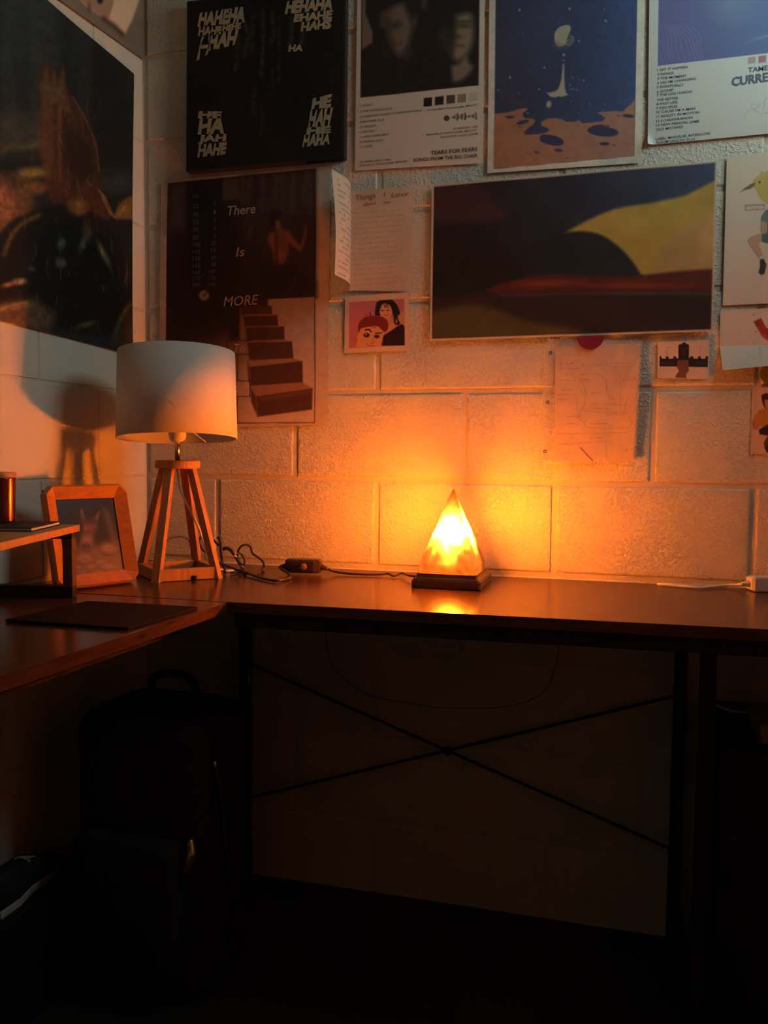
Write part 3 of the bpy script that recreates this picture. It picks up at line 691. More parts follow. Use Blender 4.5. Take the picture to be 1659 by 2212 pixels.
def shoe(loc, rz, label):
    t = empty('sneaker', loc, label, 'shoe', 'shoes on the dark crate', rz)
    out = [(x*.82, y*.82) for x, y in ((-.030, -.12), (.028, -.12), (.036, -.06), (.030, 0), (.040, .07), (.030, .125), (.002, .145), (-.030, .125), (-.040, .06), (-.032, -.02), (-.038, -.08))]
    MB().prism(out, 0, .016, .003).build('sole', M_PALE, t)
    V = []; Fs = []; N = len(out)
    for sc, z, top in ((.93, .016, 0), (.90, .040, 0), (.70, .060, .3), (.5, .072, .55)):
        for x, y in out: V.append((x*sc, (y*(.96-top*.35)-.045*top), z if y < .03 else z-(z-.016)*.55*min(1, (y-.03)/.09)))
    for k in range(3):
        for i in range(N): j = (i+1) % N; Fs.append((k*N+i, k*N+j, (k+1)*N+j, (k+1)*N+i))
    Fs.append(tuple(range(3*N, 4*N))); upr = MB().add(V, Fs).build('upper', M_FABRIC, t, True)
    for k in range(4): MB().tube([(-.018, .0+.018*k, .062-.008*k), (0, .002+.018*k, .068-.008*k), (.018, .0+.018*k, .062-.008*k)], .003, 6, 3).build('lace', M_PALE, upr, True)
shoe((.068, -.572, .207), .10, 'dark shoe with pale sole lying on the crate, nearer the wall corner')
shoe((.070, -.835, .207), -.06, 'dark shoe with pale sole lying on the crate, nearer the room')
bx = empty('storage_box', (1.532, -.235, 0), 'black box-shaped cabinet standing under the right end of desk', 'cabinet')
MB().box(-.215, .215, -.165, .165, .012, .555, .006).build('cabinet_body', M_BLACK, bx)
cdr = MB().box(-.210, .210, -.178, -.165, .020, .548, .003).build('cabinet_door', M_BLACK, bx)
MB().box(-.19, -.175, -.190, -.178, .30, .42, .002).build('door_handle', M_BLACK, cdr)
for x in (-.18, .18):
    for y in (-.13, .13): MB().lathe([(.014, 0), (.012, .012)], 14, (x, y, 0)).build('foot', M_BLACK, bx)
cw = MB().tube([(1.335, -.09, .5575), (1.352, -.14, .5580), (1.38, -.16, .5580), (1.43, -.150, .5580), (1.50, -.17, .5580)], .0028, 8, 6).build('thin_cable', M_WHITEPL, None, True)
tag(cw, 'thin pale cable lying on top of the black cabinet', 'cable')
cp = plane_hit(1650, 1545, 1, -.30)
t1 = MB().box(cp[0]-.012, cp[0]+.05, -.345, -.20, .5562, .590, .002).build('small_carton', M_CARD); tag(t1, 'small brown carton on the black cabinet under the desk', 'carton')

# =================================================================== THINGS ON THE LEFT WALL
def lw(u, v, off=.003): return left(u, v, off)
def extrapolate(a, b, ycoord):
    t = (ycoord-a[1])/(b[1]-a[1]); return a+(b-a)*t
TR = lw(287, 160); BR = lw(283, 765); TLd = lw(100, 0); BLd = lw(0, 692)
YL = -.66
TLc = extrapolate(TR, TLd, YL); BLc = extrapolate(BR, BLd, YL)
def swamp(k):
    k.frame(0, 0, 2.836); SC = k.sc; k.fill((28, 38, 40)); k.sc = SC*.45
    k.grad((0, 0), (500, 600), (34, 54, 60), (20, 30, 32)).mottle(220, .25, 5, 3, .5)
    for x, w, c in ((60, 60, (46,60,62)), (250, 90, (52,62,62)), (520, 60, (46,48,46)), (-160, 120, (44,58,60)), (690, 60, (24,28,26))):
        k.poly([(x-w, -100), (x+w, -100), (x+w*.7, 900), (x-w*.6, 900)], c, 22, .55)
    for x, w in ((400, 26), (600, 34), (740, 26), (-40, 30), (-300, 60)):
        k.poly([(x-w, -200), (x+w, -200), (x+w*1.4, 1150), (x-w*1.2, 1150)], (22, 27, 26), 8, .6)
    k.ell(60, 820, 330, 130, (62, 74, 66), 0, 55, .7); k.ell(-60, 1250, 200, 160, (168, 120, 86), .2, 60, .8); k.ell(-20, 1420, 120, 190, (140, 100, 70), .2, 50, .6)
    k.ell(700, 1120, 120, 60, (64, 78, 82), 0, 40, .6)
    # broken mossy stump on a mound of roots
    k.poly([(225,470),(240,420),(262,455),(280,340),(300,430),(330,395),(345,470),(385,380),(400,500),(430,590),(520,700),(585,860),(600,1050),(610,1180),(690,1330),(560,1400),(330,1300),(260,1100),(235,900),(245,620),(228,520)], (58, 42, 30), 4)
    k.poly([(240,520),(262,470),(282,400),(300,500),(330,430),(345,520),(384,430),(398,560),(420,700),(340,640),(260,660)], (96, 80, 56), 8, .7)
    k.poly([(250,660),(310,640),(330,900),(300,1100),(262,1000),(236,900)], (92, 68, 44), 14, .8); k.poly([(350,650),(370,640),(372,1120),(352,1120)], (112, 82, 52), 6, .7); k.poly([(400,760),(540,900),(580,1060),(440,1160),(392,1000)], (34, 25, 20), 16, .9)
    k.line([(440,590),(520,740),(580,900),(600,1050)], 7, (140, 112, 72), 4, .6, curve=4)
    k.poly([(590,1150),(640,1200),(700,1330),(660,1310)], (150, 116, 68), 4, .6)
    k.poly([(-60,1500),(20,1400),(90,1340),(180,1300),(330,1250),(500,1280),(640,1360),(760,1560),(810,1850),(760,2150),(300,2100),(40,1960),(-80,1700)], (14, 17, 16), 12, curve=3)
    k.line([(20,1560),(70,1440),(130,1370),(230,1320)], 26, (120, 106, 54), 10, .7, curve=4); k.ell(190, 1060, 90, 34, (140, 128, 66), -.1, 14, .9); k.ell(150, 1180, 46, 110, (96, 82, 48), .05, 20, .7); k.ell(220, 1150, 60, 40, (124, 92, 54), .2, 12, .8)
    k.ell(470, 1270, 60, 50, (112, 92, 46), 0, 16, .8); k.ell(530, 1420, 30, 60, (92, 78, 42), 0, 12, .6); k.line([(100,1090),(130,1240),(150,1420)], 10, (120, 100, 56), 6, .5, curve=3)
    for cx, cy, rx, ry in ((370,1490,26,34),(365,1610,34,30),(186,1648,22,14),(500,1500,20,46)): k.ell(cx, cy, rx, ry, (112, 128, 124), .3, 10, .6)
    k.ell(620, 1540, 14, 60, (172, 150, 100), -.4, 8, .7); k.ell(660, 1600, 12, 50, (120, 120, 104), -.3, 8, .5)
    k.poly([(690,1330),(730,1250),(800,1200),(900,1230),(900,1330),(720,1345)], (132, 104, 56), 8, .8, curve=3); k.line([(700,1330),(735,1300),(770,1250)], 10, (176, 140, 80), 6, .5)
    k.ell(110, 1725, 40, 20, (196, 170, 140), -.1, 8, .9); k.ell(40, 1745, 34, 14, (176, 130, 96), -.2, 8, .9)
    k.poly([(-80,1880),(60,1840),(200,1830),(330,1920),(300,2080),(-80,1960)], (116, 92, 68), 24, .8); k.ell(60, 1880, 110, 22, (160, 132, 84), -.15, 10, .7); k.line([(0,1900),(60,1870),(160,1850)], 12, (188, 160, 116), 6, .5)
    k.line([(690,2080),(720,1980),(770,1890),(820,1850)], 22, (120, 104, 52), 10, .7, curve=4); k.ell(760, 2050, 60, 130, (70, 64, 38), .5, 26, .6); k.ell(520, 1990, 60, 16, (130, 122, 70), -.3, 8, .6)
    k.poly([(250,2000),(700,2060),(700,2160),(280,2120)], (44, 54, 62), 30, .7)
    k.line([(-40,950),(60,905),(160,900),(235,880)], 30, (112, 110, 66), 16, .6, curve=4); k.line([(190,900),(192,980)], 10, (112, 110, 66), 8, .4)
    k.line([(540,750),(570,720),(590,690),(610,600)], 7, (84, 92, 66), 5, .5, curve=3); 
    r = random.Random(11)
    for i in range(90):      # hanging moss and root strands
        x, y = r.uniform(-150, 800), r.uniform(1000, 2080); l = r.uniform(30, 120); g = r.choice(((96, 90, 50), (62, 60, 40), (30, 34, 30), (120, 104, 60), (24, 26, 24)))
        k.line([(x, y), (x+r.uniform(-14, 14), y+l*.5), (x+r.uniform(-22, 22), y+l)], r.uniform(4, 10), g, 2, .5, curve=3)
    for i in range(30):
        x, y = r.uniform(240, 600), r.uniform(420, 1250); k.line([(x, y), (x+r.uniform(-10, 30), y+60), (x+r.uniform(0, 40), y+130)], r.uniform(4, 9), r.choice(((110, 86, 58), (34, 26, 22), (84, 64, 46))), 2, .45, curve=3)
    k.mottle(26, .25, 8)
p1 = empty('swamp_poster', tuple((TR+BR)/2), 'tall dark green swamp poster on the left wall', 'poster')
def psheet(root, name, corners, paint, material=None, cell=2.0, bulge=None, nrm=(0,-1,0)):
    o = sheet(name, corners, paint, None, material, cell, bulge, nrm)
    o.data.transform(Matrix.Translation(-root.location)); o.parent = root; return o
bl1 = lambda s, t: .0015+.002*np.sin(s*5+t*3)**2+.010*np.clip(t-.75, 0, 1)**2*np.clip(s-.5, 0, 1)*8
psheet(p1, 'printed_sheet', (TLc, TR, BR, BLc), swamp, M_PRINT, 2.2, bl1, (1, 0, 0))
# second poster above it
A = lw(313, 131, .006); Bq = lw(130, 0, .006); A[1] = min(A[1], -.004)
TLx = extrapolate(A, Bq, -.55)
up1 = empty('upper_poster', tuple(A), 'grey poster with a tan shape above the swamp poster', 'poster')
def upper(k):
    k.frame(100, 0, 5.184).fill((122, 118, 104)).mottle(300, .12, 2)
    k.poly([(340,-40),(450,70),(640,200),(760,300),(880,385),(960,230),(1040,0),(1060,-120),(300,-120)], (226, 200, 168), 3); k.poly([(300,-120),(340,-40),(470,80),(640,205),(690,190),(735,60),(745,-120)], (168, 138, 112), 4)
    k.line([(640,205),(760,290),(850,380)], 42, (60, 40, 30), 5, .9); k.line([(745,-50),(735,60),(690,190)], 10, (150, 110, 86), 4)
    k.ell(603, 5, 30, 36, (24, 22, 20), .2, 3); k.ell(480, 85, 16, 40, (88, 58, 44), 0, 4, .8)
psheet(up1, 'printed_sheet', (TLx+np.array([0, 0, .45]), A+np.array([0, 0, .45]), A, TLx), upper, M_PRINT, 3.0)

# =================================================================== THINGS ON THE BACK WALL
def bw(u, v, off=.003): return back(np.asarray(u, float), np.asarray(v, float), off)
def surf(root, off, ox=0, oy=0, sc=1):
    o = np.array(root.location)
    return lambda u, v: plane_hit(ox+np.asarray(u)/sc, oy+np.asarray(v)/sc, 1, -off)-o
def poster(name, px, label, cat, off=.003):
    c = [bw(u, v, off) for u, v in px]; r = empty(name, tuple(sum(c)/4), label, cat); return r, c
wave = lambda amp, a=4, b=3, ph=0: (lambda s, t: .001+amp*(np.sin(s*a+t*b+ph)**2))

# --- black canvas with cream laughter lettering
px = [(404, 3), (747, -34), (743, 341), (402, 371)]
cv, cc = poster('canvas_print', px, 'black canvas with jagged cream HA HA lettering in its corners', 'canvas', .022)
V = [tuple(p-np.array(cv.location)) for p in cc]+[tuple(np.array([p[0], -.0015, p[2]])-np.array(cv.location)) for p in cc]
MB().add(V, [(3,2,1,0),(4,5,6,7),(0,1,5,4),(1,2,6,5),(2,3,7,6),(3,0,4,7)]).build('canvas_block', mat('black_canvas', (.010, .010, .0095), .85, lin=True, noise=.2, nscale=300, bump=.0003, bscale=900), cv)
def canvas_art(k):
    k.frame(380, 0, 4.254).fill((18, 18, 16))
    for i, (x, y0, y1, w, g) in enumerate(((560,330,640,46,72),(640,200,520,40,84),(720,130,470,36,70),(800,100,700,30,88),(880,110,420,40,78),(960,150,760,26,74),(1060,180,460,44,84),(1150,250,430,40,76),(730,800,1060,44,62),(790,980,1220,30,58),(880,640,860,22,70))):
        k.line([(x, y0), (x+20*math.sin(i*2.1), (y0+y1)/2), (x-14, y1)], w, (g, g-4, g-14), 4, .55, curve=4)
    k.mottle(26, .6, 4)
ins = [(410, 8), (741, -28), (738, 336), (407, 365)]
psheet(cv, 'canvas_face', [bw(u, v, .0224) for u, v in ins], canvas_art, M_MATTEP, 2.0)
lt = Lettering(surf(cv, .0229, 380, 0, 4.254))
bd = .06
lt.box('HAHEHA', 208, 640, 118, 55, 245, 205, bd).box('HEHE', 430, 600, 232, 205, 292, 262, bd).box('HAHE', 208, 420, 245, 240, 330, 315, bd).box('HAH', 300, 560, 300, 275, 470, 410, bd).box('H', 212, 310, 335, 325, 560, 500, .02)
lt.box('HEHAHA', 1010, 1445, 10, -25, 130, 85, bd).box('EHAHE', 1085, 1438, 132, 88, 205, 172, bd).box('HAHS', 1150, 1430, 205, 170, 292, 262, bd).box('HA', 1035, 1170, 410, 405, 478, 470, bd)
lt.box('HE', 205, 420, 1022, 1022, 1090, 1085, bd).box('HA', 205, 458, 1085, 1050, 1240, 1230, bd).box('JAH', 205, 462, 1240, 1232, 1330, 1312, bd).box('HAHE', 205, 464, 1325, 1305, 1445, 1420, bd)
lt.box('HE', 1250, 1428, 905, 860, 1005, 985, bd).box('HAH', 1222, 1428, 1008, 990, 1175, 1155, bd).box('HE', 1200, 1424, 1170, 1155, 1240, 1220, bd).box('HAHA', 1168, 1422, 1238, 1215, 1352, 1328, bd)
lt.build('lettering', ink_mat((176, 166, 134)), cv)

# --- album poster with two portraits
px = [(774, -140), (1050, -172), (1043, 353), (767, 369)]
ap, c = poster('album_poster', px, 'white album poster with two shadowed portraits and TEARS FOR FEARS text', 'poster')
def album(k):
    k.frame(740, 0, 5.027).fill((206, 198, 184))
    pic = [(212, -700), (1500, -860), (1478, 930), (196, 1064)]
    k.poly(pic, (34, 34, 33), .8)
    k.poly([(214, -600), (280, -600), (250, 150), (330, 350), (325, 470), (212, 545)], (118, 104, 92), 3)
    k.poly([(840,-300),(960,-300),(900,100),(870,80)], (84, 76, 70), 8)
    k.poly([(430,160),(560,80),(660,50),(700,130),(745,230),(750,330),(720,470),(660,590),(610,612),(560,540),(500,400),(480,300),(430,280)], (112, 100, 86), 8, curve=3)
    k.poly([(430,160),(520,150),(520,300),(560,520),(500,400),(470,300),(425,280)], (58, 54, 48), 10, .8); k.poly([(640,590),(740,500),(745,600),(690,660)], (62, 58, 52), 8)
    k.ell(785, 240, 24, 65, (84, 76, 66), .1, 5); k.poly([(500,260),(600,235),(640,260),(600,310),(540,320)], (44, 40, 36), 8, .8); k.line([(540,470),(620,480)], 14, (64, 54, 48), 6, .8)
    k.poly([(1230,180),(1340,150),(1400,170),(1425,330),(1400,500),(1340,610),(1250,660),(1180,590),(1200,400),(1225,260)], (132, 122, 104), 8, curve=3)
    k.poly([(1040,380),(1120,300),(1170,330),(1160,560),(1110,540)], (70, 64, 56), 12, .8); k.poly([(1160,250),(1230,200),(1235,400),(1200,600),(1160,560)], (40, 40, 38), 10, .8)
    k.poly([(1185,720),(1270,690),(1350,610),(1370,680),(1412,715),(1390,790),(1300,870),(1200,885)], (128, 114, 96), 6, curve=2)
    k.line([(1270,245),(1390,240)], 16, (58, 52, 46), 6); k.ell(1320, 290, 40, 12, (54, 48, 44), 0, 5); k.line([(1215,495),(1310,500)], 14, (78, 64, 56), 6); k.ell(1245, 405, 26, 12, (64, 56, 50), 0, 6)
    k.poly([(640,700),(650,800),(642,920),(634,910)], (60, 66, 62), 3, .6)
    for (x, y), g in zip(((882, 1070), (1006, 1056), (1130, 1040), (1250, 1028), (1374, 1012)), ((30,28,26), (34,33,31), (78,70,64), (138,124,112), (186,178,160))):
        k.poly([(x, y), (x+94, y-10), (x+92, y+84), (x-2, y+94)], g, .6)
    k.ell(1132, 1287, 30, 30, (44, 40, 38), 0, .8); k.line([(1116,1280),(1148,1278)], 5, (170,160,146), .6); k.line([(1118,1292),(1146,1290)], 4, (170,160,146), .6)
    r = random.Random(2)
    for i in range(23):
        x = 1190+i*12; h = [10,14,8,24,34,40,20,12,22,30,26,38,40,20,10,8,6,10,14,8,26,34,38][i]; y = 1276-i*.7; k.line([(x, y-h), (x, y+h)], 7, (66, 60, 56), .6)
psheet(ap, 'printed_sheet', c, album, M_PRINT, 1.8, wave(.0012))
S = surf(ap, .0056, 740, 0, 5.027)
lt = Lettering(S); tracks = [('1. SHOUT', 330, 1158, 1142), ('2. THE WORKING HOUR', 540, 1218, 1185), ('3. EVERYBODY WANTS TO RULE THE WORLD', 865, 1278, 1205), ('4. MOTHERS TALK', 455, 1332, 1306), ('5. I BELIEVE', 368, 1388, 1370), ('6. BROKEN', 350, 1442, 1428), ('7. HEAD OVER HEELS', 505, 1498, 1464), ('8. BROKEN (LIVE)', 440, 1550, 1530), ('9. LISTEN', 325, 1606, 1590)]
for t, x1, ya, yb in tracks: lt.put(t, (192, ya), (x1, yb), 20, bold=.005)
lt.put('AN ALBUM BY PHONOGRAM', (920, 1205), (1310, 1166), 17, bold=.005).put('MERCURY', (1345, 1158), (1470, 1144), 17, bold=.005)
lt.put('25 FEBRUARY 1985', (1200, 1406), (1468, 1380), 18, bold=.005).put('RELEASED BY PHONOGRAM - MERCURY', (912, 1474), (1466, 1418), 18, bold=.005).put('THE SECOND STUDIO ALBUM', (1055, 1500), (1466, 1458), 18, bold=.005)
lt.put('25 FEBRUARY 1985', (186, 1768), (522, 1740), 18, bold=.005).put('RELEASED BY PHONOGRAM - MERCURY', (186, 1808), (708, 1758), 18, bold=.005)
lt.put('TEARS FOR FEARS', (958, 1682), (1466, 1636), 42, bold=.012).put('SONGS FROM THE BIG CHAIR', (770, 1758), (1466, 1704), 38, bold=.012)
lt.build('lettering', ink_mat((40, 36, 34)), ap)

# --- moon poster
px = [(1059, -130), (1396, -165), (1386, 352), (1053, 375)]
mp_, c = poster('moon_poster', px, 'night-sky poster with a dripping moon above terracotta craters', 'poster')
def moon(k):
    k.frame(1040, 0, 4.608).fill((206, 204, 190))
    art = [(152, -560), (1562, -720), (1520, 1555), (125, 1685)]
    k.poly(art, (38, 50, 78), .8); ma = k.mask(art)
    k.grad((200, 200), (1500, 200), (58, 64, 88), (58, 80, 122), ma); k.mottle(500, .06, 3)
    r = random.Random(5)
    for x, y, s in ((380,105,11),(877,90,11),(1225,100,6),(1237,212,11),(418,344,5),(970,410,9),(627,675,10),(285,772,12),(910,776,6),(970,792,5),(1018,804,8),(882,850,8),(575,890,8),(885,892,7),(910,890,7),(945,895,7),(380,935,6),(168,900,7),(895,1015,5),(1080,1040,6),(1225,1042,5),(965,1132,5),(460,1130,7),(820,548,12),(820,606,8)):
        k.ell(x, y, s, s*1.1, (170, 178, 186), 0, .8, .8)
    land = [(130,1136),(230,1124),(300,1112),(380,1084),(460,1078),(455,1096),(412,1130),(410,1160),(440,1180),(520,1186),(536,1200),(520,1240),(480,1270),(420,1320),(440,1344),(560,1340),(640,1326),(678,1300),(660,1280),(600,1256),(594,1220),(650,1186),(740,1180),(800,1190),(840,1218),(910,1216),(980,1204),(1000,1230),(1100,1224),(1210,1206),(1232,1176),(1200,1154),(1152,1128),(1200,1116),(1330,1108),(1410,1112),(1440,1078),(1490,1040),(1525,990),(1540,1600),(110,1720)]
    lm = k.mask(land, 1.2); am = k.mask(art, .8); k.grad((300,1500),(1500,1300),(160,116,90),(158,122,108), lm*am)
    for cx, cy, rx, ry, ro in ((285,1167,46,14,.02),(412,1220,62,20,-.25),(700,1400,122,50,.2),(1210,1312,155,48,.08),(1150,1280,90,32,-.2),(1225,1433,50,18,0),(1460,1156,58,18,.1),(1246,1262,30,12,0),(768,1500,42,14,.1),(550,1520,30,12,.2),(1320,1447,16,6,0),(385,1267,16,6,0),(1365,1154,14,6,0),(490,1542,14,5,0),(856,1574,14,5,0)):
        k.ell(cx, cy, rx, ry, (56, 60, 92) if rx > 40 else (94, 74, 72), ro, .9)
    k.ell(632, 1385, 50, 42, (56,60,92), .2, .9)
    k.poly([(880,252),(890,290),(876,330),(850,400),(835,445),(800,462),(765,465),(735,430),(726,375),(735,320),(775,275),(830,254)], (168, 164, 146), 1.2, curve=3); k.mottle(60, .07, 6)
    k.line([(885,360),(915,376),(912,410),(890,448),(860,455),(842,435),(855,405),(880,400)], 9, (150, 150, 134), 1, curve=4); k.poly([(846,440),(850,410),(875,395),(885,362),(912,378),(905,420),(880,450)], (112, 116, 108), 1, .7, curve=3)
    k.ell(770, 455, 40, 18, (112,116,116), .3, 8, .7)
    k.poly([(812,640),(824,640),(826,780),(832,880),(842,925),(866,950),(840,955),(800,968),(770,962),(740,972),(700,972),(672,955),(660,935),(640,920),(668,926),(700,922),(740,908),(770,880),(795,800)], (172, 168, 150), 1.2)
    k.ell(672, 1042, 25, 36, (160, 158, 146), .2, 1.2)
    k.line([(100,1730),(215,1724)], 7, (90, 86, 78), .8, .8)
psheet(mp_, 'printed_sheet', c, moon, M_PRINT, 1.8, wave(.0016, 3, 4))

# --- violet album poster, cropped by the photograph's right edge
px = [(1405, -200), (1735, -250), (1722, 283), (1399, 314)]
vp, c = poster('violet_poster', px, 'white album poster with violet striped picture and CURRENTS lettering', 'poster', .004)
def violet(k):
    k.frame(1380, 0, 5.822).fill((196, 200, 194))
    art = [(262, -1000), (1960, -1250), (1930, 630), (240, 832)]
    k.poly(art, (98, 104, 156), .8); am = k.mask(art, .8); k.grad((300, 400), (1900, 200), (102, 104, 152), (84, 108, 146), am)
    for i in range(26):
        x = 60+i*52; P = [(x+60*math.sin(i*.5), 300+i*2), (x+90, 480), (x+120+30*math.sin(i*.9), 640), (x+200, 850)]
        k2 = [(a, b) for a, b in P]
        if x < 700:
            P2 = catmull(k2, 5); k.line([q for q in P2 if q[1] < 832-(q[0]-240)*.12 and q[0] > 248], 9, (130, 130, 178), 1.0, .75)
    k.ell(1150, 60, 160, 130, (132, 150, 164), .3, 40, .6)
    for i in range(5): k.line([(1340+i*60, 560-i*20), (1420+i*60, 480-i*10), (1520+i*60, 500-i*20)], 12, (140, 150, 176), 1.5, .4, curve=4)
    for x, c_ in ((1372, (172, 146, 146)), (1505, (158, 112, 128))): k.poly([(x, 724-(x-1372)*.13), (x+98, 712-(x-1372)*.13), (x+94, 796-(x-1372)*.1), (x-4, 810-(x-1372)*.1)], c_, .8)
    k.line([(1330,1460),(1380,1400),(1460,1370),(1520,1330),(1410,1320),(1470,1400),(1560,1430),(1640,1400),(1700,1300),(1600,1240),(1560,1400)], 6, (118, 122, 132), 1, .55, curve=5)
psheet(vp, 'printed_sheet', c, violet, M_PRINT, 2.0, lambda s, t: .001+.010*np.clip((t-.93)/.07, 0, 1)**2*np.clip((.055-s)/.055, 0, 1)**2)
lt = Lettering(surf(vp, .0056, 1380, 0, 5.822))
for t, x0, x1, ya, yb in (('1 LET IT HAPPEN', 238, 612, 895, 856), ('2 NANGS', 236, 440, 950, 930), ('3 THE MOMENT', 236, 602, 1002, 966), ('4 YES I\'M CHANGING', 232, 720, 1062, 1000), ('5 EVENTUALLY', 230, 568, 1110, 1078), ('6 GOSSIP', 230, 436, 1168, 1142), ('7 THE LESS I KNOW', 230, 676, 1212, 1164), ('THE BETTER', 228, 498, 1272, 1246), ('8 PAST LIFE', 226, 486, 1324, 1298), ('9 DISCIPLES', 224, 488, 1376, 1350), ('10 CAUSE I\'M A MAN', 222, 712, 1426, 1376), ('11 REALITY IN MOTION', 222, 760, 1482, 1424), ('12 LOVE/PARANOIA', 222, 684, 1540, 1488), ('13 NEW PERSON, SAME', 220, 764, 1590, 1536), ('OLD MISTAKES', 218, 558, 1644, 1606), ('LABEL: MODULAR, INTERSCOPE', 216, 900, 1762, 1690), ('ALBUM LENGTH: 51:13', 216, 704, 1806, 1762)):
    lt.put(t, (x0, ya), (x1, yb), 31, bold=.006)
lt.put('TAME IMPALA', (1375, 912), (1990, 832), 62, bold=.012).put('CURRENTS', (1168, 1082), (1900, 980), 108, bold=.03)
lt.build('lettering', ink_mat((82, 92, 112)), vp)

# --- collage poster "There Is MORE To Do"
px = [(349, 393), (714, 359), (708, 918), (343, 926)]
cp_, c = poster('collage_poster', px, 'dark collage poster with stone steps reading There Is MORE To Do', 'poster')
def collage(k):
    k.frame(340, 350, 3.815).fill((196, 178, 160))
    fr_ = [(92, 178), (1306, 60), (1298, 2148), (60, 2165)]; am = k.mask(fr_, .8)
    k.poly(fr_, (36, 30, 32), .8)
    k.poly([(96,182),(245,168),(245,560),(90,560)], (86, 76, 80), 20, .8)
    k.poly([(245,168),(540,140),(540,1000),(248,1000)], (22, 26, 28), 6, .9); k.poly([(540,140),(680,126),(680,310),(540,320)], (84, 72, 70), 3, .8)
    # curtain
    k.poly([(690,125),(1302,62),(1300,1105),(905,1115),(690,900)], (48, 42, 44), 10)
    for x, w, l in ((710,12,320),(770,18,330),(875,14,400),(990,20,300),(1040,10,380),(1125,16,420),(1230,18,340),(1275,14,420)): k.line([(x, 110), (x-w*.5, 200), (x-w, l)], w, (104, 92, 90), 8, .55, curve=3)
    # seated figure seen from behind
    k.poly([(920,480),(940,410),(1000,400),(1020,440),(1012,500),(990,520),(940,530)], (26, 20, 22), 3, curve=3)
    k.poly([(975,490),(1012,480),(1020,550),(1090,575),(1130,640),(1180,690),(1210,600),(1218,515),(1232,560),(1220,660),(1180,738),(1110,690),(1085,660),(1075,760),(1050,840),(970,852),(950,740),(930,690),(905,640),(930,590),(975,570)], (128, 92, 72), 4)
    k.poly([(972,560),(990,560),(990,850),(972,850)], (44, 32, 30), 4, .9); k.poly([(1000,580),(1040,600),(1030,700),(1000,710)], (84, 58, 50), 12, .8)
    k.poly([(850,880),(1060,850),(1180,900),(1300,1000),(1300,1105),(860,1115)], (30, 25, 25), 12); k.line([(1060,1098),(1120,1010),(1145,940)], 16, (92, 80, 74), 6, .6, curve=3); k.line([(1215,1095),(1220,1030)], 10, (92,80,74), 4, .5)
    k.line([(770,560),(755,610),(762,655)], 16, (92, 82, 82), 4, .6, curve=3); k.line([(775,560),(790,580),(775,620)], 8, (84, 76, 76), 3, .5)
    k.ell(386, 1100, 43, 42, (150, 132, 116), 0, 2); k.line([(380,1106),(420,1066)], 7, (40, 32, 30), 1.2); k.line([(360,950),(385,930)], 9, (112, 98, 90), 2, .8)
    # pale ground at the bottom and right
    m2 = k.mask([(905,1132),(1298,1112),(1298,2148),(660,2160),(660,1500),(905,1500)], 1.0); k.grad((1000,1150),(1000,2150),(166,148,136),(200,180,164), m2*am)
    m3 = k.mask([(75,1560),(580,1380),(690,1300),(760,1500),(690,2160),(70,2165)], 30); k.grad((100,1450),(400,2000),(52,40,38),(168,136,118), m3*am)
    k.poly([(600,1000),(905,1132),(905,1200),(690,1200),(690,1460),(600,1460)], (34, 27, 27), 6, .95); k.poly([(690,1200),(730,1300),(760,1640),(680,1640),(680,1300)], (140, 112, 98), 4, .9)
    st = [(905,1135,695,1185,945,1260), None]
    steps = [((690,1190),(942,1185),(950,1262),(705,1268)), ((712,1272),(992,1266),(1000,1355),(722,1362)), ((735,1366),(1048,1358),(1052,1468),(742,1478)), ((745,1490),(1112,1480),(1124,1622),(760,1640)), ((762,1690),(1198,1640),(1200,1820),(775,1850)), ((815,1930),(1280,1865),(1276,2040),(828,2100))]
    k.poly([(690,1135),(905,1132),(912,1185),(690,1190)], (52, 38, 34), 2)
    tops = [None, ((712,1272),(725,1258),(985,1255),(992,1268)), ((735,1370),(722,1355),(1000,1352),(1048,1360)), ((745,1492),(740,1474),(1060,1466),(1112,1482)), ((765,1692),(750,1636),(1126,1620),(1198,1645)), ((815,1930),(770,1845),(1200,1818),(1280,1868))]
    for i, q in enumerate(steps):
        if tops[i]: k.poly(tops[i], (150, 112, 92), 2.0)
        k.poly(q, (74-3*(i<3), 50, 42), 1.5); 
    k.poly([(745,1640),(765,1690),(775,1850),(750,1800)], (90, 62, 52), 2); k.poly([(770,1850),(815,1930),(828,2100),(775,1980)], (82, 56, 46), 2)
    k.poly([(830,1940),(1270,1880),(1260,1900),(900,1960)], (120, 86, 70), 6, .6); k.mottle(50, .06, 4)
    for P in ([(680,1462),(600,1470)], [(576,1462),(578,1590)], [(576,1590),(760,1586)], [(685,1470),(780,1474)], [(668,1600),(665,1800)], [(610,1800),(770,1806)], [(765,1806),(765,1930)], [(620,1932),(770,1932)], [(662,1935),(658,2150)], [(92,178),(1306,60),(1298,2148),(400,2152)], [(92,178),(72,1560)], [(905,1120),(1298,1108)]): k.line(P, 7, (34, 26, 26), .7, .9)
psheet(cp_, 'printed_sheet', c, collage, M_PRINT, 1.9, wave(.0015, 2, 5))
lt = Lettering(surf(cp_, .0059, 340, 350, 3.815)); lg = Lettering(surf(cp_, .0059, 340, 350, 3.815))
lt.put('There', (578, 440), (808, 420), 78, .18, .008).put('Is', (645, 782), (720, 774), 78, .18, .008).put('MORE', (545, 1192), (832, 1172), 82, .18, .006)
lt.put('To', (630, 1568), (722, 1562), 70, .18).put('Do', (600, 1912), (720, 1898), 66, .18)
for i, n in enumerate((10, 25, 40, 55, 70, 85, 100, 115, 130, 145, 160, 175, 190)):
    y = [300, 382, 450, 514, 576, 640, 698, 760, 816, 872, 926, 980, 1032][i]; w = 46 if n < 100 else 60
    lg.put(str(n), (292, y), (292+w, y-2), 36)
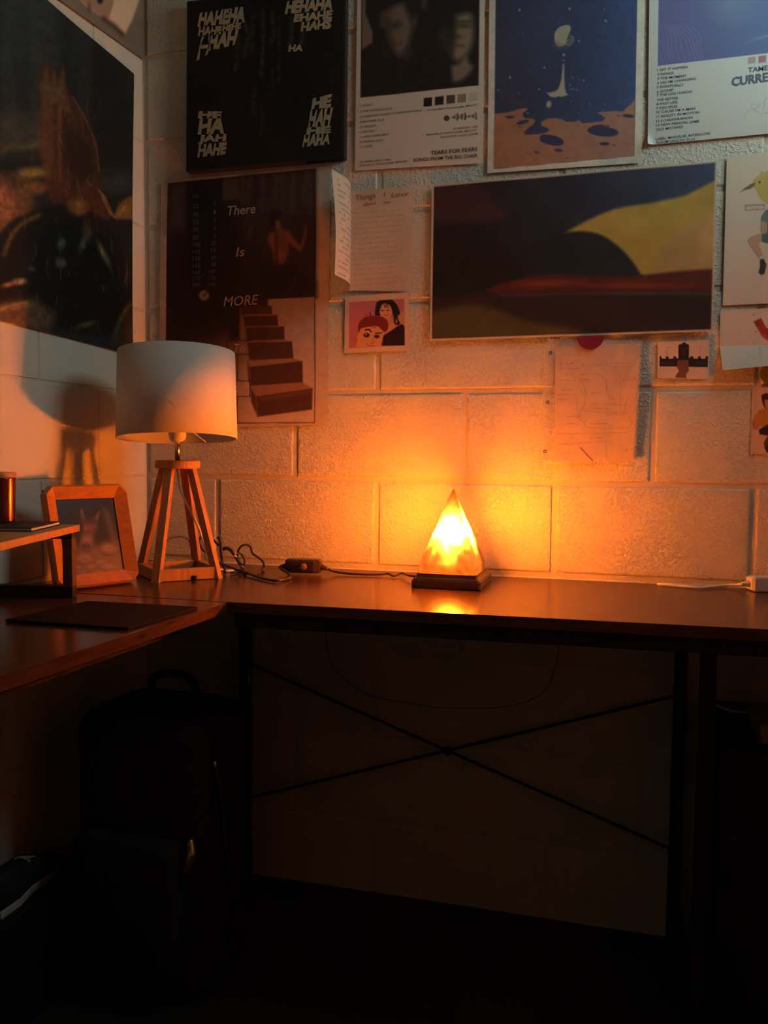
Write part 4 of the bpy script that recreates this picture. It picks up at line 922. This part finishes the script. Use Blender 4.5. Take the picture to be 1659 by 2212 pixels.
for i, n in enumerate(('5', '1', '5', '0', '5', '20', '15', '30', '45', '160', '175', '190')):
    y = [360, 430, 495, 562, 626, 686, 744, 806, 862, 918, 976, 1028][i]; w = 18 if len(n) == 1 else (40 if len(n) == 2 else 58)
    lg.put(n, (482-w, y), (482, y-2), 34)
lt.build('lettering', ink_mat((178, 160, 146)), cp_); lg.build('numerals', ink_mat((112, 104, 100)), cp_)

# --- handwritten letter with a raised flap
px = [(757, 414), (892, 403), (888, 630), (754, 628)]
ln, c = poster('handwritten_letter', px, 'folded handwritten letter headed Things I Love with its left flap raised', 'letter')
def letter(k):
    k.frame(690, 350, 5.144).fill((214, 196, 172)).mottle(200, .04, 2)
    for i in range(15): k.scribble(375, 985-random.Random(i).randint(0, 160), 575+i*57, 18, (150, 104, 84), 5, .45, i, -.075)
psheet(ln, 'page', c, letter, M_THINP, 1.6, wave(.002, 3, 2))
cols = [(.0, (757, 414), (754, 628)), (.03, (758, 403), (756, 619)), (.06, (756, 394), (753, 611)), (.085, (748, 385), (744, 604)), (.105, (735, 376), (734, 599)), (.125, (716, 365), (722, 593))]
Tt = catmull([plane_hit(*a, 1, -.003-b) for b, a, _ in cols], 8); Bb = catmull([plane_hit(*d, 1, -.003-b) for b, _, d in cols], 8)
nx, ny = len(Tt)-1, 60; P = []
for j in range(ny+1):
    t = j/ny
    for i in range(nx+1): P.append(Tt[i]*(1-t)+Bb[i]*t+np.array([.006*math.sin(t*3.0)*i/nx, 0, 0]))
P = np.array(P); C = np.ones((len(P), 3))*np.array((214, 196, 172.)); s_ = np.tile(np.arange(nx+1)/nx, ny+1); t_ = np.repeat(np.arange(ny+1)/ny, nx+1)
C *= (1-.22*((np.sin(t_*2*math.pi*19) > .55) & (s_ > .12) & (s_ < .88) & (t_ > .05) & (vnoise(s_*14, t_*40, 3) > .35)))[:, None]
fo = grid_object('raised_flap', P-np.array(ln.location), nx, ny, C, ln, M_THINP)
lt = Lettering(surf(ln, .0064, 690, 350, 5.144))
lt.put('Things', (400, 430), (625, 400), 62, .12).put('I', (720, 384), (730, 383), 52).put('Love', (800, 392), (990, 372), 52, .1).put('about', (490, 490), (635, 470), 36, .15).put('me', (715, 465), (795, 458), 34, .15)
lt.build('heading', ink_mat((140, 84, 68)), ln)

# --- cartoon couple card
px = [(746, 641), (883, 631), (885, 757), (744, 763)]
cd_, c = poster('couple_card', px, 'square card with a cartoon couple on pink background', 'card')
def couple(k):
    k.frame(690, 350, 5.144).fill((214, 190, 160)); art = [(332, 1560), (945, 1520), (950, 2038), (330, 2070)]
    k.poly(art, (196, 116, 124), .7); am = k.mask(art, .7); C0 = k.C.copy()
    k.poly([(870,1680),(945,1660),(948,1820),(890,1800)], (206, 150, 96), 1)
    k.poly([(640,1560),(690,1530),(790,1522),(840,1560),(880,1620),(898,1690),(870,1710),(880,1760),(900,1800),(850,1810),(830,1720),(770,1600),(700,1600),(690,1700),(620,1705),(625,1620)], (30, 22, 28), 1, curve=2)
    k.poly([(690,1600),(720,1570),(780,1590),(806,1640),(805,1700),(760,1745),(700,1720),(668,1670)], (224, 162, 112), 1, curve=3); k.line([(720,1580),(735,1620),(750,1560),(765,1625)], 8, (30,22,28), .7)
    for x in (700, 760): k.ell(x, 1650, 16, 6, (50, 30, 28), 0, .7)
    k.line([(715,1700),(745,1706),(770,1692)], 7, (150, 70, 60), .7, curve=3)
    k.poly([(720,1750),(800,1720),(840,1800),(850,1850),(760,1890),(710,1930)], (214, 150, 102), 1); k.poly([(830,1720),(880,1780),(860,1810),(830,1790)], (30,22,28), 1)
    k.poly([(690,1945),(780,1890),(850,1840),(920,1800),(950,1830),(950,2040),(690,2042)], (40, 26, 30), 1); k.ell(858, 1770, 8, 24, (196,170,160), .1, 1)
    k.poly([(430,1880),(440,1790),(500,1730),(600,1710),(700,1720),(760,1770),(765,1850),(730,1890),(690,1860),(640,1820),(560,1830),(460,1850),(445,1900)], (122, 42, 36), 1, curve=2); k.line([(520,1740),(525,1690)], 9, (122,42,36), .8); k.line([(565,1730),(562,1670),(580,1725)], 9, (122,42,36), .8)
    k.poly([(410,2060),(408,1960),(445,1890),(470,1850),(560,1830),(620,1850),(650,1825),(700,1870),(715,1930),(690,2045)], (226, 160, 104), 1); k.ell(400, 1990, 22, 50, (196, 116, 76), .1, 1)
    k.line([(510,1870),(545,1860),(578,1885)], 15, (40, 24, 26), .8, curve=3); k.line([(625,1905),(690,1900)], 12, (40,24,26), .8); k.ell(525, 1925, 34, 24, (60, 36, 32), 0, 1); k.ell(640, 1940, 30, 20, (60, 36, 32), 0, 1); k.ell(518, 1918, 8, 8, (220,200,180), 0, .6)
    k.line([(590,1960),(605,2005),(575,2015)], 6, (160, 90, 62), .8, curve=3); k.line([(525,2020),(560,2042),(610,2035)], 6, (150,70,56), .8, curve=3)
    k.C = C0*(1-am[:, None])+k.C*am[:, None]
psheet(cd_, 'printed_card', c, couple, M_PRINT, 1.2, wave(.0008))

# --- wide print: plain bands of colour
px = [(933, 400), (1549, 348), (1539, 716), (929, 737)]
wp, c = poster('wide_print', px, 'wide dark landscape print with ochre hill and narrow white border', 'poster', .006)
def bands(k):
    # an evening landscape in plain fields of colour
    k.frame(900, 330, 2.44).fill((206, 186, 164)); art = [(92, 180), (1573, 54), (1550, 932), (82, 982)]; am = k.mask(art, .8); C0 = k.C.copy()
    k.fill((34, 30, 33)); k.grad((300, 200), (1560, 100), (34, 34, 38), (56, 76, 104))
    k.poly([(40,140),(300,150),(420,260),(470,345),(40,360)], (66, 46, 52), 8, .9, curve=3)
    k.poly([(560,640),(700,480),(860,380),(1040,300),(1250,262),(1420,225),(1620,170),(1620,640),(1100,660)], (172, 154, 76), 4, curve=3)
    k.poly([(1240,640),(1330,470),(1440,380),(1620,330),(1620,640)], (176, 150, 100), 10, .8, curve=3)
    k.poly([(420,700),(520,560),(640,470),(800,420),(960,430),(1090,520),(1180,640),(1180,700)], (34, 42, 46), 4, curve=3)
    k.poly([(60,420),(220,390),(400,430),(520,560),(560,700),(60,760)], (30, 30, 30), 8, curve=3)
    k.poly([(440,690),(700,640),(1100,655),(1620,610),(1620,735),(440,755)], (84, 42, 36), 4, curve=2)
    k.ell(700, 690, 150, 16, (140, 74, 50), -.02, 5, .7); k.ell(1150, 700, 260, 12, (140, 72, 46), .01, 5, .6)
    k.poly([(60,760),(700,735),(1620,735),(1620,960),(60,1000)], (46, 38, 38), 8)
    k.poly([(60,850),(260,800),(430,830),(620,900),(900,950),(60,1000)], (78, 76, 48), 8, curve=2)
    k.line([(440,752),(900,742),(1620,745)], 12, (70, 86, 82), 3, .6)
    k.mottle(120, .10, 6); k.C = C0*(1-am[:, None])+k.C*am[:, None]
psheet(wp, 'printed_sheet', c, bands, M_PRINT, 2.0, lambda s, t: .001+.0025*np.sin(s*7+t*2)**2+.006*np.clip(t-.85, 0, 1)*np.sin(s*9)**2)

# --- clear sleeve with a handwritten plan, red dot
px = [(1181, 733), (1387, 736), (1372, 1003), (1164, 1000)]
sp, c = poster('plastic_sleeve', px, 'clear plastic sleeve holding a page of pencil diagrams with red dot', 'plastic sleeve')
def plan(k):
    k.frame(1140, 700, 3.197).fill((222, 196, 172)).mottle(120, .05, 3)
    ic = (120, 92, 84)
    for i, (x0, x1, y) in enumerate(((230,440,215),(215,330,275),(370,560,285),(570,700,272),(220,370,310),(580,700,300),(230,340,352),(360,430,390),(220,330,392),(650,760,388),(230,320,455),(205,300,520),(440,500,475),(460,560,585),(540,680,625),(270,370,640),(270,350,690),(430,550,690),(430,520,785),(250,330,830),(560,600,700),(650,730,870))): k.scribble(x0, x1, y, 12, ic, 2.5, .6, i+40, -.02)
    for P in ([(200,490),(335,490),(335,600)], [(370,380),(440,385)], [(400,540),(400,600),(690,610)], [(410,660),(410,712),(700,715),(700,640)], [(320,290),(320,330)], [(360,350),(480,345),(540,400),(540,470)], [(380,400),(400,480),(390,560),(350,640),(400,690)], [(640,330),(640,600)], [(200,760),(700,750)], [(200,830),(540,810)], [(690,500),(660,620)], [(230,240),(230,320)], [(440,550),(690,560)], [(540,390),(560,500),(600,520)]): k.line(P, 2.6, ic, .8, .5, curve=3)
    k.line([(365,855),(450,945)], 9, (92, 62, 52), .8); k.line([(540,840),(545,930)], 3, ic, .8, .6); k.line([(240,900),(290,880),(280,930),(240,940)], 3, ic, .8, .5)
Pp = [bw(1199, 750, .004), bw(1383, 742, .004), bw(1367, 996, .004), bw(1199, 996, .004)]
lift = lambda s, t: .0015+.010*np.clip(s-.72, 0, 1)**1.5*4*(.4+.6*np.sin(t*2.6))+.0015*np.sin(s*9+t*4)**2
psheet(sp, 'page', Pp, plan, M_THINP, 1.6, lift)
cm_ = bpy.data.materials.new('clear_vinyl'); cm_.use_nodes = True; nt = cm_.node_tree
tp = nt.nodes.new('ShaderNodeBsdfTransparent'); tp.inputs['Color'].default_value = (.93, .93, .92, 1)
pr = nt.nodes['Principled BSDF']; pr.inputs['Base Color'].default_value = (.72, .70, .66, 1); pr.inputs['Roughness'].default_value = .22
nz = nt.nodes.new('ShaderNodeTexNoise'); nz.inputs['Scale'].default_value = 22; bpn = nt.nodes.new('ShaderNodeBump'); bpn.inputs['Distance'].default_value = .003; nt.links.new(nz.outputs['Fac'], bpn.inputs['Height']); nt.links.new(bpn.outputs['Normal'], pr.inputs['Normal'])
mx = nt.nodes.new('ShaderNodeMixShader'); mx.inputs[0].default_value = .28
nt.links.new(tp.outputs[0], mx.inputs[1]); nt.links.new(pr.outputs[0], mx.inputs[2]); nt.links.new(mx.outputs[0], nt.nodes['Material Output'].inputs['Surface'])
psheet(sp, 'clear_cover', c, lambda k: k.fill((220, 215, 205)), cm_, 6.0, lambda s, t: .006+.012*np.clip(s-.72, 0, 1)**1.5*4*(.4+.6*np.sin(t*2.6)))
for u, v in ((1188.5, 762.5), (1183, 869), (1177.5, 975)):
    h_ = MB().lathe([(.0022, 0), (.0038, 0), (.0038, .0006), (.0022, .0006), (.0022, 0)], 16, caps=False).build('punch_hole', M_CORD, sp); q = bw(u, v, .0105); h_.location = Vector(q)-sp.location; h_.rotation_euler = (math.pi/2, 0, 0)
dq = bw(1275.5, 726, .013); rd = MB(); R_ = .0285
rd.add([(dq[0]+R_*math.cos(t), -.0125+.001*z, dq[2]+R_*math.sin(t)) for z in (0, 1) for t in np.linspace(math.pi, 2*math.pi, 25)], [tuple(range(25)), tuple(range(49, 24, -1))]+[(i, i+25, i+26, i+1) for i in range(24)])
rdo = rd.build('red_sticker', mat('red_sticker', (.17, .008, .035), .5, lin=True, noise=.06, nscale=60), None); tag(rdo, 'crimson half-round sticker on the sleeve under the wide print', 'sticker')

# --- castle card
px = [(1421, 739), (1532, 735), (1530, 819), (1420, 817)]
ca, c = poster('castle_card', px, 'small card with a black castle and brown path', 'card')
def castle(k):
    k.frame(1140, 700, 3.197).fill((218, 194, 168)); bk = (34, 30, 34)
    k.poly([(910,222),(922,222),(924,238),(952,240),(955,224),(970,224),(974,240),(1003,240),(1006,224),(1022,224),(1028,238),(1112,238),(1126,224),(1142,224),(1146,240),(1175,240),(1178,224),(1192,224),(1198,240),(1226,240),(1230,222),(1244,222),(1243,298),(910,292)], bk, .6)
    k.poly([(1040,148),(1052,138),(1064,140),(1068,128),(1090,128),(1094,140),(1106,138),(1114,150),(1112,250),(1040,250)], bk, .6); k.poly([(1058,165),(1095,163),(1093,215),(1060,215)], (52, 48, 52), 1.5)
    for P in ([(935,285),(920,270),(935,258),(985,258),(1010,270),(1000,284)], [(1150,275),(1150,258),(1225,256),(1222,286)]): k.poly(P, (54, 50, 56), 2)
    k.poly([(1034,250),(1110,248),(1110,310),(1114,320),(1092,350),(1098,375),(1018,370),(1022,355),(1044,325),(1030,300)], (122, 80, 58), .8)
    k.line([(962,220),(962,162),(995,160)], 3, (120,104,92), .6, .7); k.line([(1188,222),(1190,162),(1210,160)], 3, (120,104,92), .6, .7)
psheet(ca, 'printed_card', c, castle, M_PRINT, 1.2, wave(.001, 3, 1))

# --- bird-headed figure drawing
px = [(1570, 338), (1765, 318), (1752, 652), (1561, 660)]
bd_, c = poster('bird_drawing', px, 'white sheet with drawing of yellow bird-headed figure in blue shirt', 'drawing')
def bird(k):
    k.frame(1530, 320, 3.163).fill((206, 202, 184)); ol = (96, 84, 70)
    k.poly([(300,262),(310,215),(345,185),(365,155),(375,170),(400,160),(440,150),(500,175),(520,240),(500,330),(440,385),(375,370),(345,330),(325,290)], (190, 176, 100), 1, curve=2)
    k.poly([(215,308),(240,280),(285,250),(322,235),(318,255),(290,280),(245,290)], (130, 96, 74), .8); k.ell(350, 235, 7, 7, (40,34,30), 0, .7)
    k.poly([(250,390),(385,384),(385,420),(252,428)], (120,112,98), .8); k.poly([(256,395),(380,390),(380,416),(257,423)], (206,202,184), .8)
    k.scribble(264, 376, 401, 7, (120,112,98), 2, .7, 4, -.04).scribble(288, 348, 413, 6, (120,112,98), 2, .7, 5, -.04)
    k.poly([(360,470),(390,425),(430,410),(520,420),(540,580),(400,585),(400,510),(360,500)], (98, 128, 132), 1); k.poly([(362,500),(398,508),(400,580),(372,600),(358,560)], (182, 158, 130), 1)
    k.poly([(365,590),(420,575),(540,580),(540,660),(400,652),(362,640)], (78, 112, 122), 1)
    k.poly([(272,632),(300,605),(345,588),(365,592),(362,640),(345,655),(358,690),(372,745),(350,756),(320,715),(285,665)], (186, 160, 132), 1, curve=2); k.poly([(348,745),(372,740),(376,760),(352,768)], (214,208,196), .8)
    k.poly([(352,762),(376,755),(398,800),(382,862),(358,868),(342,852),(352,810)], (66, 58, 56), 1)
    k.line([(300,605),(272,632),(285,665),(320,715),(350,756)], 4, ol, .6, .6, curve=3); k.line([(360,470),(360,500),(358,560),(372,600)], 4, ol, .6, .5)
psheet(bd_, 'drawing_sheet', c, bird, M_PRINT, 1.6, wave(.0012))
# --- folded paper below it, lower flap bent out
px = [(1556, 671), (1760, 661), (1757, 741), (1555, 748)]
fp_, c = poster('folded_paper', px, 'white paper with a red arm print, lower flap folded out', 'paper', .004)
def redarm(k):
    k.frame(1530, 320, 3.163).fill((214, 204, 188)); k.poly([(308,1185),(362,1160),(392,1220),(470,1290),(470,1340),(400,1310),(370,1290)], (168, 62, 52), 1)
    k.poly([(362,1280),(380,1270),(410,1300),(385,1308)], (196, 110, 92), 2, .7); k.ell(310, 1138, 4, 4, (90,80,70)); k.ell(326, 1253, 4, 4, (90,80,70))
psheet(fp_, 'sheet', c, redarm, M_PRINT, 1.8)
q0, q1 = np.array(c[3]), np.array(c[2]); b0 = plane_hit(1561, 800, 1, -.022); b1_ = plane_hit(1756, 781, 1, -.022)
fl = sheet('folded_flap', [q0, q1, b1_, b0], lambda k: k.frame(1530, 320, 3.163).fill((216, 208, 188)).line([(350,1350),(360,1440),(400,1445)], 3, (150,140,124), .8, .5), None, M_PRINT, 3.0)
fl.data.transform(Matrix.Translation(-fp_.location)); fl.parent = fp_
# --- round green sticker and boy card at the right edge
gq = bw(1668, 806, .0035); gs = MB(); N = 32; R_ = .024
gs.add([(gq[0]+R_*.95*math.cos(t)*r, -.0035+.0008*z, gq[2]+R_*math.sin(t)*r) for z, r in ((0, 1), (1, 1)) for t in np.linspace(0, 2*math.pi, N, endpoint=False)], [tuple(range(N)), tuple(range(2*N-1, N-1, -1))]+[(i, i+N, (i+1) % N+N, (i+1) % N) for i in range(N)])
gso = gs.build('green_badge', mat('olive_badge', (.18, .17, .035), .6, lin=True, noise=.3, nscale=120), None); tag(gso, 'olive green round sticker above the boy card at the right', 'sticker')
px = [(1625, 838), (1735, 833), (1728, 983), (1620, 981)]
bc, c = poster('boy_card', px, 'small card with a crouching cartoon boy in yellow shirt', 'card')
def boy(k):
    k.frame(1530, 320, 3.163).fill((208, 180, 152))
    k.poly([(362,1690),(390,1675),(460,1680),(480,1730),(460,1790),(400,1790),(370,1740)], (70, 40, 32), 1, curve=2); k.poly([(385,1720),(460,1715),(465,1780),(420,1800),(388,1770)], (196, 136, 96), 1)
    k.poly([(318,1830),(345,1790),(400,1780),(500,1790),(500,1900),(350,1905),(345,1860),(308,1850)], (186, 136, 40), 1); k.poly([(306,1850),(345,1862),(350,1900),(335,1925),(305,1920),(300,1880)], (190, 128, 90), 1)
    k.poly([(345,1925),(400,1890),(500,1890),(500,1960),(390,1962),(350,1955)], (58, 40, 40), 1); k.poly([(380,2010),(410,1960),(470,1970),(500,2060),(400,2080),(385,2050)], (92, 62, 40), 1); k.poly([(385,2045),(410,2030),(460,2060),(400,2082)], (64,44,34), 1)
psheet(bc, 'printed_card', c, boy, M_PRINT, 1.4)
bpy.context.view_layer.update()
